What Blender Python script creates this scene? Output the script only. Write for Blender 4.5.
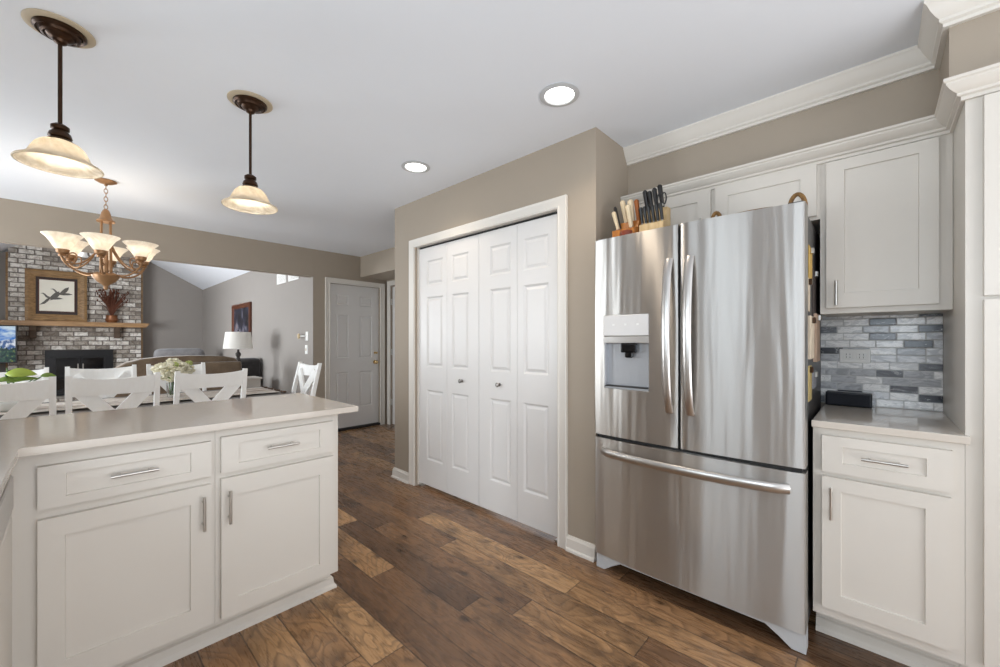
import bpy, bmesh, math, random
from mathutils import Vector, Matrix, noise
random.seed(7)
for o in list(bpy.data.objects): bpy.data.objects.remove(o)
SC = bpy.context.scene
COL = SC.collection
PI = math.pi

# ---------------------------------------------------------------- camera
cam_d = bpy.data.cameras.new('camera'); cam = bpy.data.objects.new('camera', cam_d); COL.objects.link(cam)
YAW = math.atan2(430, 402)
cam.location = (0, 0, 1.233); cam.rotation_euler = (PI/2, 0, -YAW)
cam_d.sensor_width = 36; cam_d.lens = 36*0.402; cam_d.shift_y = 0.008; cam_d.clip_start = 0.02
SC.camera = cam
# ---------------------------------------------------------------- world, exposure
w = bpy.data.worlds.new('world'); SC.world = w; w.use_nodes = True
bg = w.node_tree.nodes['Background']; bg.inputs[0].default_value = (0.93, 0.96, 1.0, 1); bg.inputs[1].default_value = 1.1
SC.view_settings.view_transform = 'Standard'; SC.view_settings.look = 'None'
SC.view_settings.exposure = 0.08; SC.view_settings.gamma = 1; SC.view_settings.use_curve_mapping = False

def area(name, loc, d, sx, sy, power, col=(1, 1, 1), spread=180):
    l = bpy.data.lights.new(name, 'AREA'); l.shape = 'RECTANGLE'; l.size = sx; l.size_y = sy
    l.energy = power; l.color = col; l.spread = math.radians(spread)
    o = bpy.data.objects.new(name, l); COL.objects.link(o); o.location = loc
    o.rotation_euler = Vector(d).to_track_quat('-Z', 'Y').to_euler(); return o
# daylight in the window openings, with side and rear fill areas added
area('sink_window_daylight', (-0.93, 1.0, 1.55), (1, 0, 0.1), 0.7, 0.95, 11, (0.78, 0.90, 1.0))
area('added_side_fill', (-0.93, -0.45, 1.5), (1, 0.1, 0.0), 1.25, 1.05, 22, (0.76, 0.89, 1.0))  # added to brighten the backsplash and the right cabinets
area('patio_door_daylight', (-2.22, 4.55, 1.05), (1, -0.25, 0.0), 1.3, 2.0, 95, (0.88, 0.95, 1.0))
area('living_window_daylight', (-1.85, 8.0, 1.45), (1, 0.25, 0.15), 2.2, 1.4, 200, (0.9, 0.95, 1.0))
area('added_rear_fill', (0.9, -3.3, 1.35), (0, 1, 0.1), 3.0, 2.0, 17, (0.97, 0.98, 1.0))  # added general fill; no window stands behind the camera
area('added_rear_up_fill', (0.9, -2.6, 0.5), (0, 0.4, 1), 3.0, 1.4, 80, (0.96, 0.98, 1.0))  # added fill aimed upward to lift the ceiling, not a window

def point(name, loc, power, col=(1, .8, .58), r=.03):
    l = bpy.data.lights.new(name, 'POINT'); l.energy = power; l.color = col; l.shadow_soft_size = r
    o = bpy.data.objects.new(name, l); COL.objects.link(o); o.location = loc; return o
def spot(name, loc, power, col=(1, .84, .66), ang=130, r=.06):
    l = bpy.data.lights.new(name, 'SPOT'); l.energy = power; l.color = col; l.shadow_soft_size = r
    l.spot_size = math.radians(ang); l.spot_blend = .8
    o = bpy.data.objects.new(name, l); COL.objects.link(o); o.location = loc; return o

# ---------------------------------------------------------------- materials
def lin(v):
    v /= 255.; return v/12.92 if v <= .04045 else ((v+.055)/1.055)**2.4
def rgb(r, g, b): return (lin(r), lin(g), lin(b), 1)
class NT:
    def __init__(s, name):
        s.m = bpy.data.materials.new(name); s.m.use_nodes = True; s.t = s.m.node_tree
        s.b = s.t.nodes['Principled BSDF']; s.out = s.t.nodes['Material Output']
    def n(s, typ, **kw):
        x = s.t.nodes.new(typ)
        for k, v in kw.items():
            if k.startswith('i_'): x.inputs[k[2:]].default_value = v
            else: setattr(x, k, v)
        return x
    def l(s, a, b): s.t.links.new(a, b)
    def math(s, op, a, b=None, c=None):
        x = s.t.nodes.new('ShaderNodeMath'); x.operation = op
        for i, v in enumerate((a, b, c)):
            if v is None: continue
            if isinstance(v, (int, float)): x.inputs[i].default_value = v
            else: s.l(v, x.inputs[i])
        return x.outputs[0]
    def ramp(s, fac, stops, interp='LINEAR'):
        x = s.t.nodes.new('ShaderNodeValToRGB'); x.color_ramp.interpolation = interp
        e = x.color_ramp.elements
        while len(e) < len(stops): e.new(.5)
        for i, (p, c) in enumerate(stops): e[i].position = p; e[i].color = c
        s.l(fac, x.inputs[0]); return x.outputs[0]
    def mix(s, fac, a, b, blend='MIX'):
        x = s.t.nodes.new('ShaderNodeMix'); x.data_type = 'RGBA'; x.blend_type = blend
        for i, v in ((0, fac), (6, a), (7, b)):
            if isinstance(v, (int, float, tuple)): x.inputs[i].default_value = v
            else: s.l(v, x.inputs[i])
        return x.outputs[2]
    def noise(s, vec, scale, detail=3, rough=.5, dist=0):
        x = s.n('ShaderNodeTexNoise'); x.inputs['Scale'].default_value = scale; x.inputs['Detail'].default_value = detail
        x.inputs['Roughness'].default_value = rough; x.inputs['Distortion'].default_value = dist
        if vec is not None: s.l(vec, x.inputs['Vector'])
        return x.outputs['Fac']
    def pos(s):
        g = s.n('ShaderNodeNewGeometry'); return g.outputs['Position']
    def obj(s): return s.n('ShaderNodeTexCoord').outputs['Object']
    def sep(s, v):
        x = s.n('ShaderNodeSeparateXYZ'); s.l(v, x.inputs[0]); return x.outputs
    def comb(s, a, b, c):
        x = s.n('ShaderNodeCombineXYZ')
        for i, v in enumerate((a, b, c)):
            if isinstance(v, (int, float)): x.inputs[i].default_value = v
            else: s.l(v, x.inputs[i])
        return x.outputs[0]
    def white(s, v):
        x = s.n('ShaderNodeTexWhiteNoise', noise_dimensions='3D'); s.l(v, x.inputs['Vector']); return x.outputs
    def bump(s, h, strength=.2, dist=.01):
        x = s.n('ShaderNodeBump'); x.inputs['Strength'].default_value = strength; x.inputs['Distance'].default_value = dist
        s.l(h, x.inputs['Height']); s.l(x.outputs[0], s.b.inputs['Normal']); return x
    def set(s, col=None, rough=None, metal=None, spec=None):
        if col is not None:
            if isinstance(col, tuple): s.b.inputs['Base Color'].default_value = col
            else: s.l(col, s.b.inputs['Base Color'])
        if rough is not None:
            if isinstance(rough, (int, float)): s.b.inputs['Roughness'].default_value = rough
            else: s.l(rough, s.b.inputs['Roughness'])
        if metal is not None: s.b.inputs['Metallic'].default_value = metal
        if spec is not None: s.b.inputs['Specular IOR Level'].default_value = spec

def plain(name, col, rough=.5, metal=0, var=.06, scale=8, bump=0, bscale=200, spec=None):
    """paint / plastic / metal with slight procedural variation"""
    t = NT(name); p = t.obj(); n = t.noise(p, scale, 3)
    dark = tuple(c*(1-var) for c in col[:3])+(1,); lite = tuple(min(1, c*(1+var)) for c in col[:3])+(1,)
    t.set(t.mix(n, dark, lite), rough, metal, spec)
    if bump: t.bump(t.noise(p, bscale, 2), bump, .002)
    return t.m
def wood(name, a, b, rough=.5, axis=0, scale=6, stretch=9, bump=.1):
    t = NT(name); x, y, z = t.sep(t.obj())
    k = [t.math('MULTIPLY', v, stretch if i != axis else 1.) for i, v in enumerate((x, y, z))]
    n = t.noise(t.comb(*k), scale, 6, .62, .6)
    t.set(t.ramp(n, [(.3, a), (.7, b)]), rough); t.bump(n, bump, .002); return t.m
def glow(name, col, strength, base=(.8, .8, .8, 1), rough=.4):
    t = NT(name); t.set(base, rough)
    t.b.inputs['Emission Color'].default_value = col; t.b.inputs['Emission Strength'].default_value = strength
    return t.m

def tile_ids(t, u, v, W, L, seed=0., quant=None):
    """rows of height W along v, pieces of length L along u with a per-row shift; gives id vector, cell coords"""
    row = t.math('FLOOR', t.math('DIVIDE', v, W))
    sh = t.white(t.comb(row, seed, 3.1))[0]
    if quant:
        sh = t.math('DIVIDE', t.math('FLOOR', t.math('MULTIPLY', sh, quant)), quant)
    us = t.math('ADD', t.math('DIVIDE', u, L), sh)
    colm = t.math('FLOOR', us)
    fu = t.math('FRACT', us); fv = t.math('FRACT', t.math('DIVIDE', v, W))
    du = t.math('MULTIPLY', t.math('MINIMUM', fu, t.math('SUBTRACT', 1, fu)), L)
    dv = t.math('MULTIPLY', t.math('MINIMUM', fv, t.math('SUBTRACT', 1, fv)), W)
    return t.comb(row, colm, seed), t.math('MINIMUM', du, dv), row, colm

def m_floor():
    t = NT('plank_floor'); p = t.pos(); x, y, z = t.sep(p)
    xs = t.math('SUBTRACT', x, .056)                       # seams fall at 0.926, 1.071, 1.216 ...
    idv, edge, row, colm = tile_ids(t, y, xs, .145, 1.22, 1.7)
    rnd = t.white(idv); r1 = rnd[0]; rc = rnd[1]
    rx, ry, rz = t.sep(rc)
    X = t.math('ADD', x, t.math('MULTIPLY', rx, 30)); Y = t.math('ADD', y, t.math('MULTIPLY', ry, 40)); Z = t.math('MULTIPLY', rz, 20)
    def gv(a, b): return t.comb(t.math('MULTIPLY', X, a), t.math('MULTIPLY', Y, b), Z)
    # contour lines of a stretched noise field read as cathedral grain
    field = t.noise(gv(8, 2.4), 1., 2, .5, .5)
    rings = t.math('FRACT', t.math('MULTIPLY', field, 11))
    rings = t.ramp(rings, [(0, (1, 1, 1, 1)), (.35, (.25, .25, .25, 1)), (.8, (0, 0, 0, 1)), (1, (1, 1, 1, 1))])
    fine = t.noise(gv(75, 7), 1., 4, .7)
    blot = t.noise(gv(5.5, 1.9), 1., 4, .55, .9)
    mott = t.noise(gv(16, 7), 1., 4, .6, .5)
    base = t.ramp(r1, [(0, rgb(112, 83, 60)), (.22, rgb(142, 106, 76)), (.55, rgb(172, 131, 92)), (1, rgb(200, 157, 112))])
    col = t.mix(t.math('MULTIPLY', rings, .5), base, rgb(66, 45, 30))
    col = t.mix(t.ramp(fine, [(.38, (.22, .22, .22, 1)), (.62, (0, 0, 0, 1))]), col, rgb(62, 42, 28))
    col = t.mix(t.ramp(blot, [(.48, (0, 0, 0, 1)), (.68, (.62, .62, .62, 1))]), col, rgb(58, 43, 33))
    col = t.mix(t.ramp(mott, [(.56, (0, 0, 0, 1)), (.74, (.25, .25, .25, 1))]), col, rgb(54, 38, 27))
    # knots
    vo = t.n('ShaderNodeTexVoronoi', feature='F1'); vo.inputs['Scale'].default_value = 1.
    wob = t.noise(gv(14, 14), 1., 3)
    t.l(gv(7.2, 3.4), vo.inputs['Vector'])
    kd = t.math('ADD', vo.outputs['Distance'], t.math('MULTIPLY', t.math('SUBTRACT', wob, .5), .16))
    kn = t.ramp(kd, [(.04, (1, 1, 1, 1)), (.09, (.55, .55, .55, 1)), (.20, (0, 0, 0, 1))])
    col = t.mix(t.math('MULTIPLY', kn, .8), col, rgb(36, 24, 17))
    seam = t.ramp(edge, [(.0, (1, 1, 1, 1)), (.0020, (0, 0, 0, 1))])
    col = t.mix(t.math('MULTIPLY', seam, .9), col, rgb(34, 23, 16))
    t.set(col, t.math('ADD', t.math('MULTIPLY', fine, .16), .20), spec=.55)
    h = t.math('SUBTRACT', t.math('ADD', t.math('MULTIPLY', field, .5), t.math('MULTIPLY', fine, .12)), seam)
    t.bump(h, .2, .003); return t.m

def m_backsplash():
    t = NT('marble_mosaic'); x, y, z = t.sep(t.pos())
    zz = t.math('SUBTRACT', z, .917)
    idv, edge, row, colm = tile_ids(t, y, zz, .0358, .0965, 5.3, 4)
    rnd = t.white(idv); rx, ry, rz = t.sep(rnd[1])
    off = t.comb(t.math('MULTIPLY', rx, 9), t.math('MULTIPLY', ry, 9), t.math('MULTIPLY', rz, 9))
    vv = t.n('ShaderNodeVectorMath', operation='ADD'); t.l(t.comb(t.math('MULTIPLY', x, 1), t.math('MULTIPLY', y, 1), t.math('MULTIPLY', z, 2.5)), vv.inputs[0]); t.l(off, vv.inputs[1])
    vein = t.noise(vv.outputs[0], 11, 5, .6, 2.2)
    base = t.ramp(rnd[0], [(0, rgb(250, 249, 247)), (.44, rgb(226, 227, 229)), (.60, rgb(190, 191, 194)), (.72, rgb(112, 114, 120)), (.84, rgb(56, 58, 66))], 'CONSTANT')
    lite = t.mix(1., base, (1.18, 1.18, 1.2, 1), 'MULTIPLY'); dark = t.mix(1., base, (.55, .56, .6, 1), 'MULTIPLY')
    col = t.mix(t.ramp(vein, [(.42, (0, 0, 0, 1)), (.56, (1, 1, 1, 1))]), dark, lite)
    col = t.mix(.45, col, base)
    col = t.mix(t.math('MULTIPLY', t.ramp(vein, [(.60, (0, 0, 0, 1)), (.63, (1, 1, 1, 1)), (.66, (0, 0, 0, 1))]), .6), col, rgb(215, 215, 215))
    g = t.ramp(edge, [(.0011, (1, 1, 1, 1)), (.0018, (0, 0, 0, 1))])
    t.set(t.mix(g, col, rgb(196, 196, 196)), t.math('ADD', t.math('MULTIPLY', g, .5), .18))
    t.bump(t.math('SUBTRACT', 1, g), .4, .002); return t.m

def m_brick():
    t = NT('whitewashed_brick'); x, y, z = t.sep(t.pos())
    u = t.math('ADD', x, y)
    row = t.math('FLOOR', t.math('DIVIDE', z, .089))
    par = t.math('MULTIPLY', t.math('MODULO', row, 2), .5)
    us = t.math('ADD', t.math('DIVIDE', u, .20), t.math('ADD', par, 20)); cm = t.math('FLOOR', us); fu = t.math('FRACT', us)
    fv = t.math('FRACT', t.math('DIVIDE', z, .089))
    du = t.math('MULTIPLY', t.math('MINIMUM', fu, t.math('SUBTRACT', 1, fu)), .20)
    dv = t.math('MULTIPLY', t.math('MINIMUM', fv, t.math('SUBTRACT', 1, fv)), .089)
    edge = t.math('MINIMUM', du, dv)
    wob = t.noise(t.pos(), 25, 3)
    edge = t.math('ADD', edge, t.math('MULTIPLY', t.math('SUBTRACT', wob, .5), .012))
    rnd = t.white(t.comb(row, cm, 2.2))
    n = t.noise(t.pos(), 16, 5, .7, .8)
    base = t.ramp(rnd[0], [(0, rgb(140, 131, 121)), (.3, rgb(176, 168, 158)), (.65, rgb(214, 208, 199)), (1, rgb(238, 234, 227))])
    col = t.mix(t.ramp(n, [(.38, (0, 0, 0, 1)), (.56, (1, 1, 1, 1))]), t.mix(1., base, (.52, .48, .44, 1), 'MULTIPLY'), base)
    g = t.ramp(edge, [(.006, (1, 1, 1, 1)), (.011, (0, 0, 0, 1))])
    t.set(t.mix(g, col, rgb(112, 104, 96)), .9)
    t.bump(t.math('ADD', t.math('SUBTRACT', 1, g), t.math('MULTIPLY', n, .5)), .8, .012); return t.m

def m_steel(name='brushed_steel', col=(.60, .585, .565, 1), rough=.38, wave=.16):
    t = NT(name); p = t.obj(); x, y, z = t.sep(p)
    big = t.noise(t.comb(x, t.math('MULTIPLY', y, 6.5), t.math('MULTIPLY', z, .55)), 1.4, 2, .5, .25)
    t.set(col, rough, 1.)
    t.b.inputs['Anisotropic'].default_value = 1.; t.b.inputs['Anisotropic Rotation'].default_value = .25
    tg = t.n('ShaderNodeTangent', direction_type='RADIAL', axis='Z'); t.l(tg.outputs[0], t.b.inputs['Tangent'])
    t.bump(big, wave, .03)
    return t.m

WALL = plain('taupe_wall_paint', rgb(166, 154, 139), .7, var=.015, bump=.12, bscale=320)
WALLG = plain('living_wall_grey', rgb(150, 144, 138), .75, var=.02, bump=.12, bscale=320)  # greyer wall tone for the living room
CEIL = plain('ceiling_paint', rgb(236, 240, 246), .85, var=.01, bump=.1, bscale=250)
TRIM = plain('white_trim_paint', rgb(224, 219, 211), .35, var=.015)
CAB = plain('cream_cabinet_paint', rgb(215, 209, 200), .38, var=.015)
DOORW = plain('white_door_paint', rgb(226, 224, 222), .35, var=.012)
QUARTZ = plain('beige_quartz', rgb(206, 197, 186), .08, var=.04, scale=60)
NICKEL = plain('satin_nickel', (.55, .53, .5, 1), .28, 1, var=.03)
BRASS = plain('polished_brass', (.70, .52, .26, 1), .25, 1, var=.05)
DNICK = plain('dark_nickel', (.30, .28, .26, 1), .3, 1, var=.05)
DARK = plain('dark_gap', rgb(28, 27, 27), .6)
STEEL = m_steel(col=(.56, .54, .515, 1))
STEELH = plain('polished_handle_steel', (.55, .53, .51, 1), .3, 1, var=.03)
GREYMET = plain('grey_fridge_side', rgb(70, 68, 68), .4, .3)
PLGREY = plain('light_grey_plastic', rgb(196, 198, 200), .35)
BLACKG = plain('black_glass', rgb(14, 15, 18), .08)
FLOOR = m_floor(); SPLASH = m_backsplash(); BRICK = m_brick()
BRONZE = plain('oiled_bronze', rgb(62, 42, 28), .35, .75, var=.3, scale=20)
COPPERB = plain('antique_copper', rgb(158, 120, 84), .42, .45, var=.2, scale=30)
MEDAL = plain('beige_medallion', rgb(190, 176, 152), .5)
WHITEP = plain('white_plastic', rgb(242, 241, 238), .4)
CHAIRW = wood('white_washed_wood', rgb(250, 249, 246), rgb(255, 255, 253), .45, 2, 5, 8, .05)
TABLEW = wood('dark_table_wood', rgb(62, 54, 48), rgb(98, 88, 80), .35, 0, 5, 10)
OAKM = wood('mantel_oak', rgb(132, 98, 62), rgb(176, 138, 94), .5, 0, 4, 9)
OAKF = wood('rustic_frame_wood', rgb(104, 76, 44), rgb(158, 124, 80), .55, 0, 8, 6)
MAHOG = wood('mahogany_frame', rgb(66, 34, 20), rgb(104, 56, 34), .35, 2, 8, 6)
def m_alab(name, e, col=(1, .86, .66, 1)):
    t = NT(name); n = t.noise(t.obj(), 14, 4, .6, 1.5)
    c = t.ramp(n, [(.35, rgb(206, 196, 178)), (.65, rgb(232, 226, 214))]); t.set(c, .25)
    t.b.inputs['Transmission Weight'].default_value = .0
    tr = t.n('ShaderNodeBsdfTranslucent'); t.l(c, tr.inputs[0])
    mx = t.n('ShaderNodeMixShader'); mx.inputs[0].default_value = .55
    t.l(t.b.outputs[0], mx.inputs[1]); t.l(tr.outputs[0], mx.inputs[2]); t.l(mx.outputs[0], t.out.inputs[0])
    t.b.inputs['Emission Color'].default_value = col; t.b.inputs['Emission Strength'].default_value = e
    return t.m
ALAB = m_alab('alabaster_glass', .0); ALABC = m_alab('frosted_cup_glass', .55, (1, .93, .84, 1))
BULB = glow('lit_bulb', (1, .85, .62, 1), 8)
CANLENS = glow('downlight_lens', (1, .97, .9, 1), 6)
def glassm(name, col=(.95, .97, .97, 1), rough=.02):
    t = NT(name); t.set(col, rough); t.b.inputs['Transmission Weight'].default_value = 1; t.b.inputs['IOR'].default_value = 1.45; return t.m
GLASS = glassm('clear_glass')

# ---------------------------------------------------------------- mesh helpers
class MB:
    def __init__(s): s.b = bmesh.new()
    def box(s, x0, x1, y0, y1, z0, z1, bev=0, seg=1, M=None):
        x0, x1 = sorted((x0, x1)); y0, y1 = sorted((y0, y1)); z0, z1 = sorted((z0, z1))
        vs = [s.b.verts.new((x, y, z)) for x in (x0, x1) for y in (y0, y1) for z in (z0, z1)]
        idx = [(0, 1, 3, 2), (4, 6, 7, 5), (0, 4, 5, 1), (2, 3, 7, 6), (0, 2, 6, 4), (1, 5, 7, 3)]
        fs = [s.b.faces.new([vs[i] for i in f]) for f in idx]
        if M:
            for v in vs: v.co = M @ v.co
        if bev:
            es = list({e for f in fs for e in f.edges})
            bmesh.ops.bevel(s.b, geom=es, offset=bev, segments=seg, profile=.6, affect='EDGES')
        return s
    def ring(s, pts): return [s.b.verts.new(p) for p in pts]
    def bridge(s, a, b):
        n = len(a)
        for i in range(n): s.b.faces.new((a[i], a[(i+1) % n], b[(i+1) % n], b[i]))
    def lathe(s, prof, c=(0, 0, 0), seg=28, M=None, cap=True):
        rings = []
        for r, z in prof:
            if r < 1e-5: rings.append([s.b.verts.new((c[0], c[1], c[2]+z))])
            else: rings.append([s.b.verts.new((c[0]+r*math.cos(2*PI*i/seg), c[1]+r*math.sin(2*PI*i/seg), c[2]+z)) for i in range(seg)])
        for a, b in zip(rings, rings[1:]):
            if len(a) == 1 and len(b) == 1: continue
            if len(a) == 1:
                for i in range(seg): s.b.faces.new((a[0], b[i], b[(i+1) % seg]))
            elif len(b) == 1:
                for i in range(seg): s.b.faces.new((a[i], a[(i+1) % seg], b[0]))
            else: s.bridge(a, b)
        if cap:
            for r in (rings[0], rings[-1]):
                if len(r) > 1: s.b.faces.new(r)
        if M:
            for r in rings:
                for v in r: v.co = M @ v.co
        return s
    def tube(s, pts, r, seg=8, closed=False, flat=1.):
        pts = [Vector(p) for p in pts]; n = len(pts); rs = r if isinstance(r, (list, tuple)) else [r]*n
        rings = []; up = None
        for i, p in enumerate(pts):
            a = pts[(i-1) % n] if (i or closed) else p; b = pts[(i+1) % n] if (i < n-1 or closed) else p
            d = (b-a).normalized()
            if up is None:
                up = Vector((0, 0, 1)) if abs(d.z) < .9 else Vector((1, 0, 0))
            u = (up-d*up.dot(d)).normalized(); up = u; v = d.cross(u)
            rings.append([s.b.verts.new(p+rs[i]*(math.cos(2*PI*k/seg)*u+flat*math.sin(2*PI*k/seg)*v)) for k in range(seg)])
        for a, b in zip(rings, rings[1:]): s.bridge(a, b)
        if closed: s.bridge(rings[-1], rings[0])
        else: s.b.faces.new(rings[0]); s.b.faces.new(rings[-1])
        return s
    def bar(s, a, b, w, t, nrm=(0, -1, 0)):
        """flat bar a->b of width w, thickness t along nrm"""
        a, b, nr = Vector(a), Vector(b), Vector(nrm).normalized(); d = (b-a).normalized(); sd = d.cross(nr).normalized()
        ra = [s.b.verts.new(p) for p in (a+sd*w/2+nr*t/2, a-sd*w/2+nr*t/2, a-sd*w/2-nr*t/2, a+sd*w/2-nr*t/2)]
        rb = [s.b.verts.new(p) for p in (b+sd*w/2+nr*t/2, b-sd*w/2+nr*t/2, b-sd*w/2-nr*t/2, b+sd*w/2-nr*t/2)]
        s.bridge(ra, rb); s.b.faces.new(ra); s.b.faces.new(rb); return s
    def prism(s, poly, F, d0, d1):
        a = s.ring([F(u, v, d0) for u, v in poly]); b = s.ring([F(u, v, d1) for u, v in poly])
        s.bridge(a, b); s.b.faces.new(a); s.b.faces.new(b); return s
    def ball(s, c, r, sub=2, sc=(1, 1, 1), jit=0, seed=0):
        ret = bmesh.ops.create_icosphere(s.b, subdivisions=sub, radius=1)
        for v in ret['verts']:
            k = 1+jit*noise.noise(v.co*3+Vector((seed, seed*2, 0)))
            v.co = Vector((c[0]+v.co.x*r*sc[0]*k, c[1]+v.co.y*r*sc[1]*k, c[2]+v.co.z*r*sc[2]*k))
        return s
    def sweep(s, path, prof, F, sgn=1):
        path = [Vector(p) for p in path]; rings = []
        for i, p in enumerate(path):
            ns = []
            if i: d = (p-path[i-1]).normalized(); ns.append(Vector((d.y, -d.x)))
            if i < len(path)-1: d = (path[i+1]-p).normalized(); ns.append(Vector((d.y, -d.x)))
            m = ns[0] if len(ns) == 1 else (ns[0]+ns[1]).normalized()/max(.3, (ns[0]+ns[1]).normalized().dot(ns[0]))
            rings.append([s.b.verts.new(F(p.x+m.x*q*sgn, p.y+m.y*q*sgn, d_)) for q, d_ in prof])
        for a, b in zip(rings, rings[1:]): s.bridge(a, b)
        s.b.faces.new(rings[0]); s.b.faces.new(rings[-1]); return s
    def slab(s, F, u0, u1, v0, v1, t, panels, prof, extra=()):
        """closed slab whose front (d=0) carries recessed panels given as (ua,ub,va,vb)"""
        us = sorted({u0, u1, *[e for e in extra if all(abs(e-q) > .004 for p in panels for q in p[:2])], *[p[0] for p in panels], *[p[1] for p in panels]}); vs = sorted({v0, v1, *[p[2] for p in panels], *[p[3] for p in panels]})
        V = {}
        def vt(u, v, d):
            k = (round(u, 5), round(v, 5), round(d, 5))
            if k not in V: V[k] = s.b.verts.new(F(u, v, d))
            return V[k]
        for i in range(len(us)-1):
            for j in range(len(vs)-1):
                cu, cv = (us[i]+us[i+1])/2, (vs[j]+vs[j+1])/2
                if any(p[0] < cu < p[1] and p[2] < cv < p[3] for p in panels): continue
                s.b.faces.new([vt(us[i], vs[j], 0), vt(us[i+1], vs[j], 0), vt(us[i+1], vs[j+1], 0), vt(us[i], vs[j+1], 0)])
        for ua, ub, va, vb in panels:
            prev = None
            pu = [u for u in us if ua-1e-6 <= u <= ub+1e-6]; pv = [v for v in vs if va-1e-6 <= v <= vb+1e-6]
            def loop(i, d):
                L = [(u, va) for u in pu]+[(ub, v) for v in pv[1:]]+[(u, vb) for u in reversed(pu[:-1])]+[(ua, v) for v in reversed(pv[1:-1])]
                return [vt(min(max(u, ua+i), ub-i), min(max(v, va+i), vb-i), d) for u, v in L]
            for i, d in prof:
                cur = loop(i, d)
                if prev:
                    for k in range(len(cur)):
                        q = [prev[k], prev[(k+1) % len(cur)], cur[(k+1) % len(cur)], cur[k]]; qq = []
                        for x in q:
                            if x not in qq: qq.append(x)
                        if len(qq) > 2: s.b.faces.new(qq)
                prev = cur
            qq = []
            for x in prev:
                if x not in qq: qq.append(x)
            s.b.faces.new(qq)
        # sides and back
        per = [(u, v0) for u in us]+[(u1, v) for v in vs[1:]]+[(u, v1) for u in reversed(us[:-1])]+[(u0, v) for v in reversed(vs[1:-1])]
        a = [vt(u, v, 0) for u, v in per]; b = [vt(u, v, -t) for u, v in per]
        s.bridge(a, b); s.b.faces.new(b); return s
    def build(s, name, m, parent=None, loc=None, smooth=False, auto=None):
        bmesh.ops.recalc_face_normals(s.b, faces=s.b.faces)
        o0 = Vector((0, 0, 0)); q = parent
        while q is not None: o0 += Vector(q.location); q = q.parent
        if parent is None and loc is not None: o0 = Vector(loc)
        if o0.length:
            for v in s.b.verts: v.co -= o0
        me = bpy.data.meshes.new(name); s.b.to_mesh(me); s.b.free()
        if smooth:
            for p in me.polygons: p.use_smooth = True
            me.set_sharp_from_angle(angle=math.radians(auto or 40))
        me.materials.append(m); ob = bpy.data.objects.new(name, me); COL.objects.link(ob)
        if parent is None: ob.location = o0
        else: ob.parent = parent
        return ob
def tag(o, label=None, cat=None, group=None, kind=None):
    if label: o['label'] = label
    if cat: o['category'] = cat
    if group: o['group'] = group
    if kind: o['kind'] = kind
    return o
def thing(name, loc, label=None, cat=None, group=None, kind=None):
    o = bpy.data.objects.new(name, None); COL.objects.link(o); o.location = loc; o.empty_display_size = .1
    return tag(o, label, cat, group, kind)
def struct(o, label=None, cat=None): o['kind'] = 'structure'; return tag(o, label, cat)
def kids(o): return [c for c in COL.objects if c.parent == o]
def dup(o, loc=None, rz=None, parent=None):
    c = o.copy(); COL.objects.link(c)
    if parent is not None: c.parent = parent
    if loc is not None: c.location = loc
    if rz is not None: c.rotation_euler = (0, 0, rz)
    for k in kids(o): dup(k, parent=c)
    return c
# face frames: u to the right as seen from the room, v up, d outward
def FX(x): return lambda u, v, d: (x-d, -u, v)        # faces -X; u = -Y
def FXp(x): return lambda u, v, d: (x+d, u, v)        # faces +X; u = +Y
def FY(y): return lambda u, v, d: (u, y-d, v)         # faces -Y; u = X
SHAKER = [(0, 0), (.0015, -.007), (.0016, -.007)]
RAISED = [(0, 0), (.006, -.004), (.012, -.009), (.018, -.009), (.034, -.002), (.036, -.002)]
CASING = [(0, 0), (0, .012), (.006, .016), (.014, .012), (.05, .016), (.062, .020), (.068, .018), (.068, 0)]

# ================================================================ room shell
H = 2.44
struct(MB().box(-2.4, 3.9, -3.6, 12.9, -.05, 0).build('floor', FLOOR), 'dark and mid brown wood plank floor', 'floor')
struct(MB().box(-2.2, 3.4, -3.2, 5.49, H, H+.08).build('ceiling', CEIL), 'flat white ceiling over kitchen and dining space', 'ceiling')
b = MB()                                              # living room vault: ridge along Y
def FV(u, v, d): return (u, d, v)
b.prism([(-1.62, 2.46), (.30, 3.50), (2.22, 2.44), (2.22, 2.52), (.30, 3.59), (-1.62, 2.54)], FV, 5.49, 11.85)
struct(b.build('ceiling', CEIL), 'white vaulted ceiling of the living room beyond the opening', 'ceiling')
# pantry block
b = MB(); b.box(2.02, 2.12, 2.875, 3.2, 0, H).box(2.02, 2.12, 1.15, 1.385, 0, H).box(2.02, 2.12, 1.385, 2.875, 2.05, H)
struct(b.build('wall_right', WALL), 'taupe wall around the bifold closet doors', 'wall')
struct(MB().box(2.12, 3.25, 3.1, 3.2, 0, H).build('wall_pantry_end', WALL), 'taupe end wall of the pantry closet', 'wall')
struct(MB().box(2.12, 2.80, 1.15, 1.25, 0, H).build('wall_fridge_side', WALL), 'brown taupe side wall beside the fridge', 'wall')
struct(MB().box(2.70, 2.80, -1.3, 1.15, 0, H).build('wall_right_back', WALL), 'wall behind fridge and cabinets', 'wall')
struct(MB().box(2.42, 2.70, -.19, 1.15, 2.10, H).build('wall_soffit_fridge', WALL), 'taupe soffit above the fridge cabinets', 'wall')
struct(MB().box(2.13, 2.70, -1.3, -.19, 2.09, H).build('wall_soffit_tall', WALL), 'taupe soffit above the tall cabinet', 'wall')
struct(MB().box(3.25, 3.33, 3.2, 4.42, 0, H).box(3.25, 3.33, 4.42, 5.26, 2.06, H).box(3.25, 3.33, 5.26, 5.49, 0, H).build('wall_hall', WALL), 'taupe hall wall', 'wall')
struct(MB().box(2.83, 3.25, 3.2, 5.37, 2.15, H).build('wall_soffit_hall', WALL), 'lowered taupe soffit over the hall', 'wall')
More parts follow.
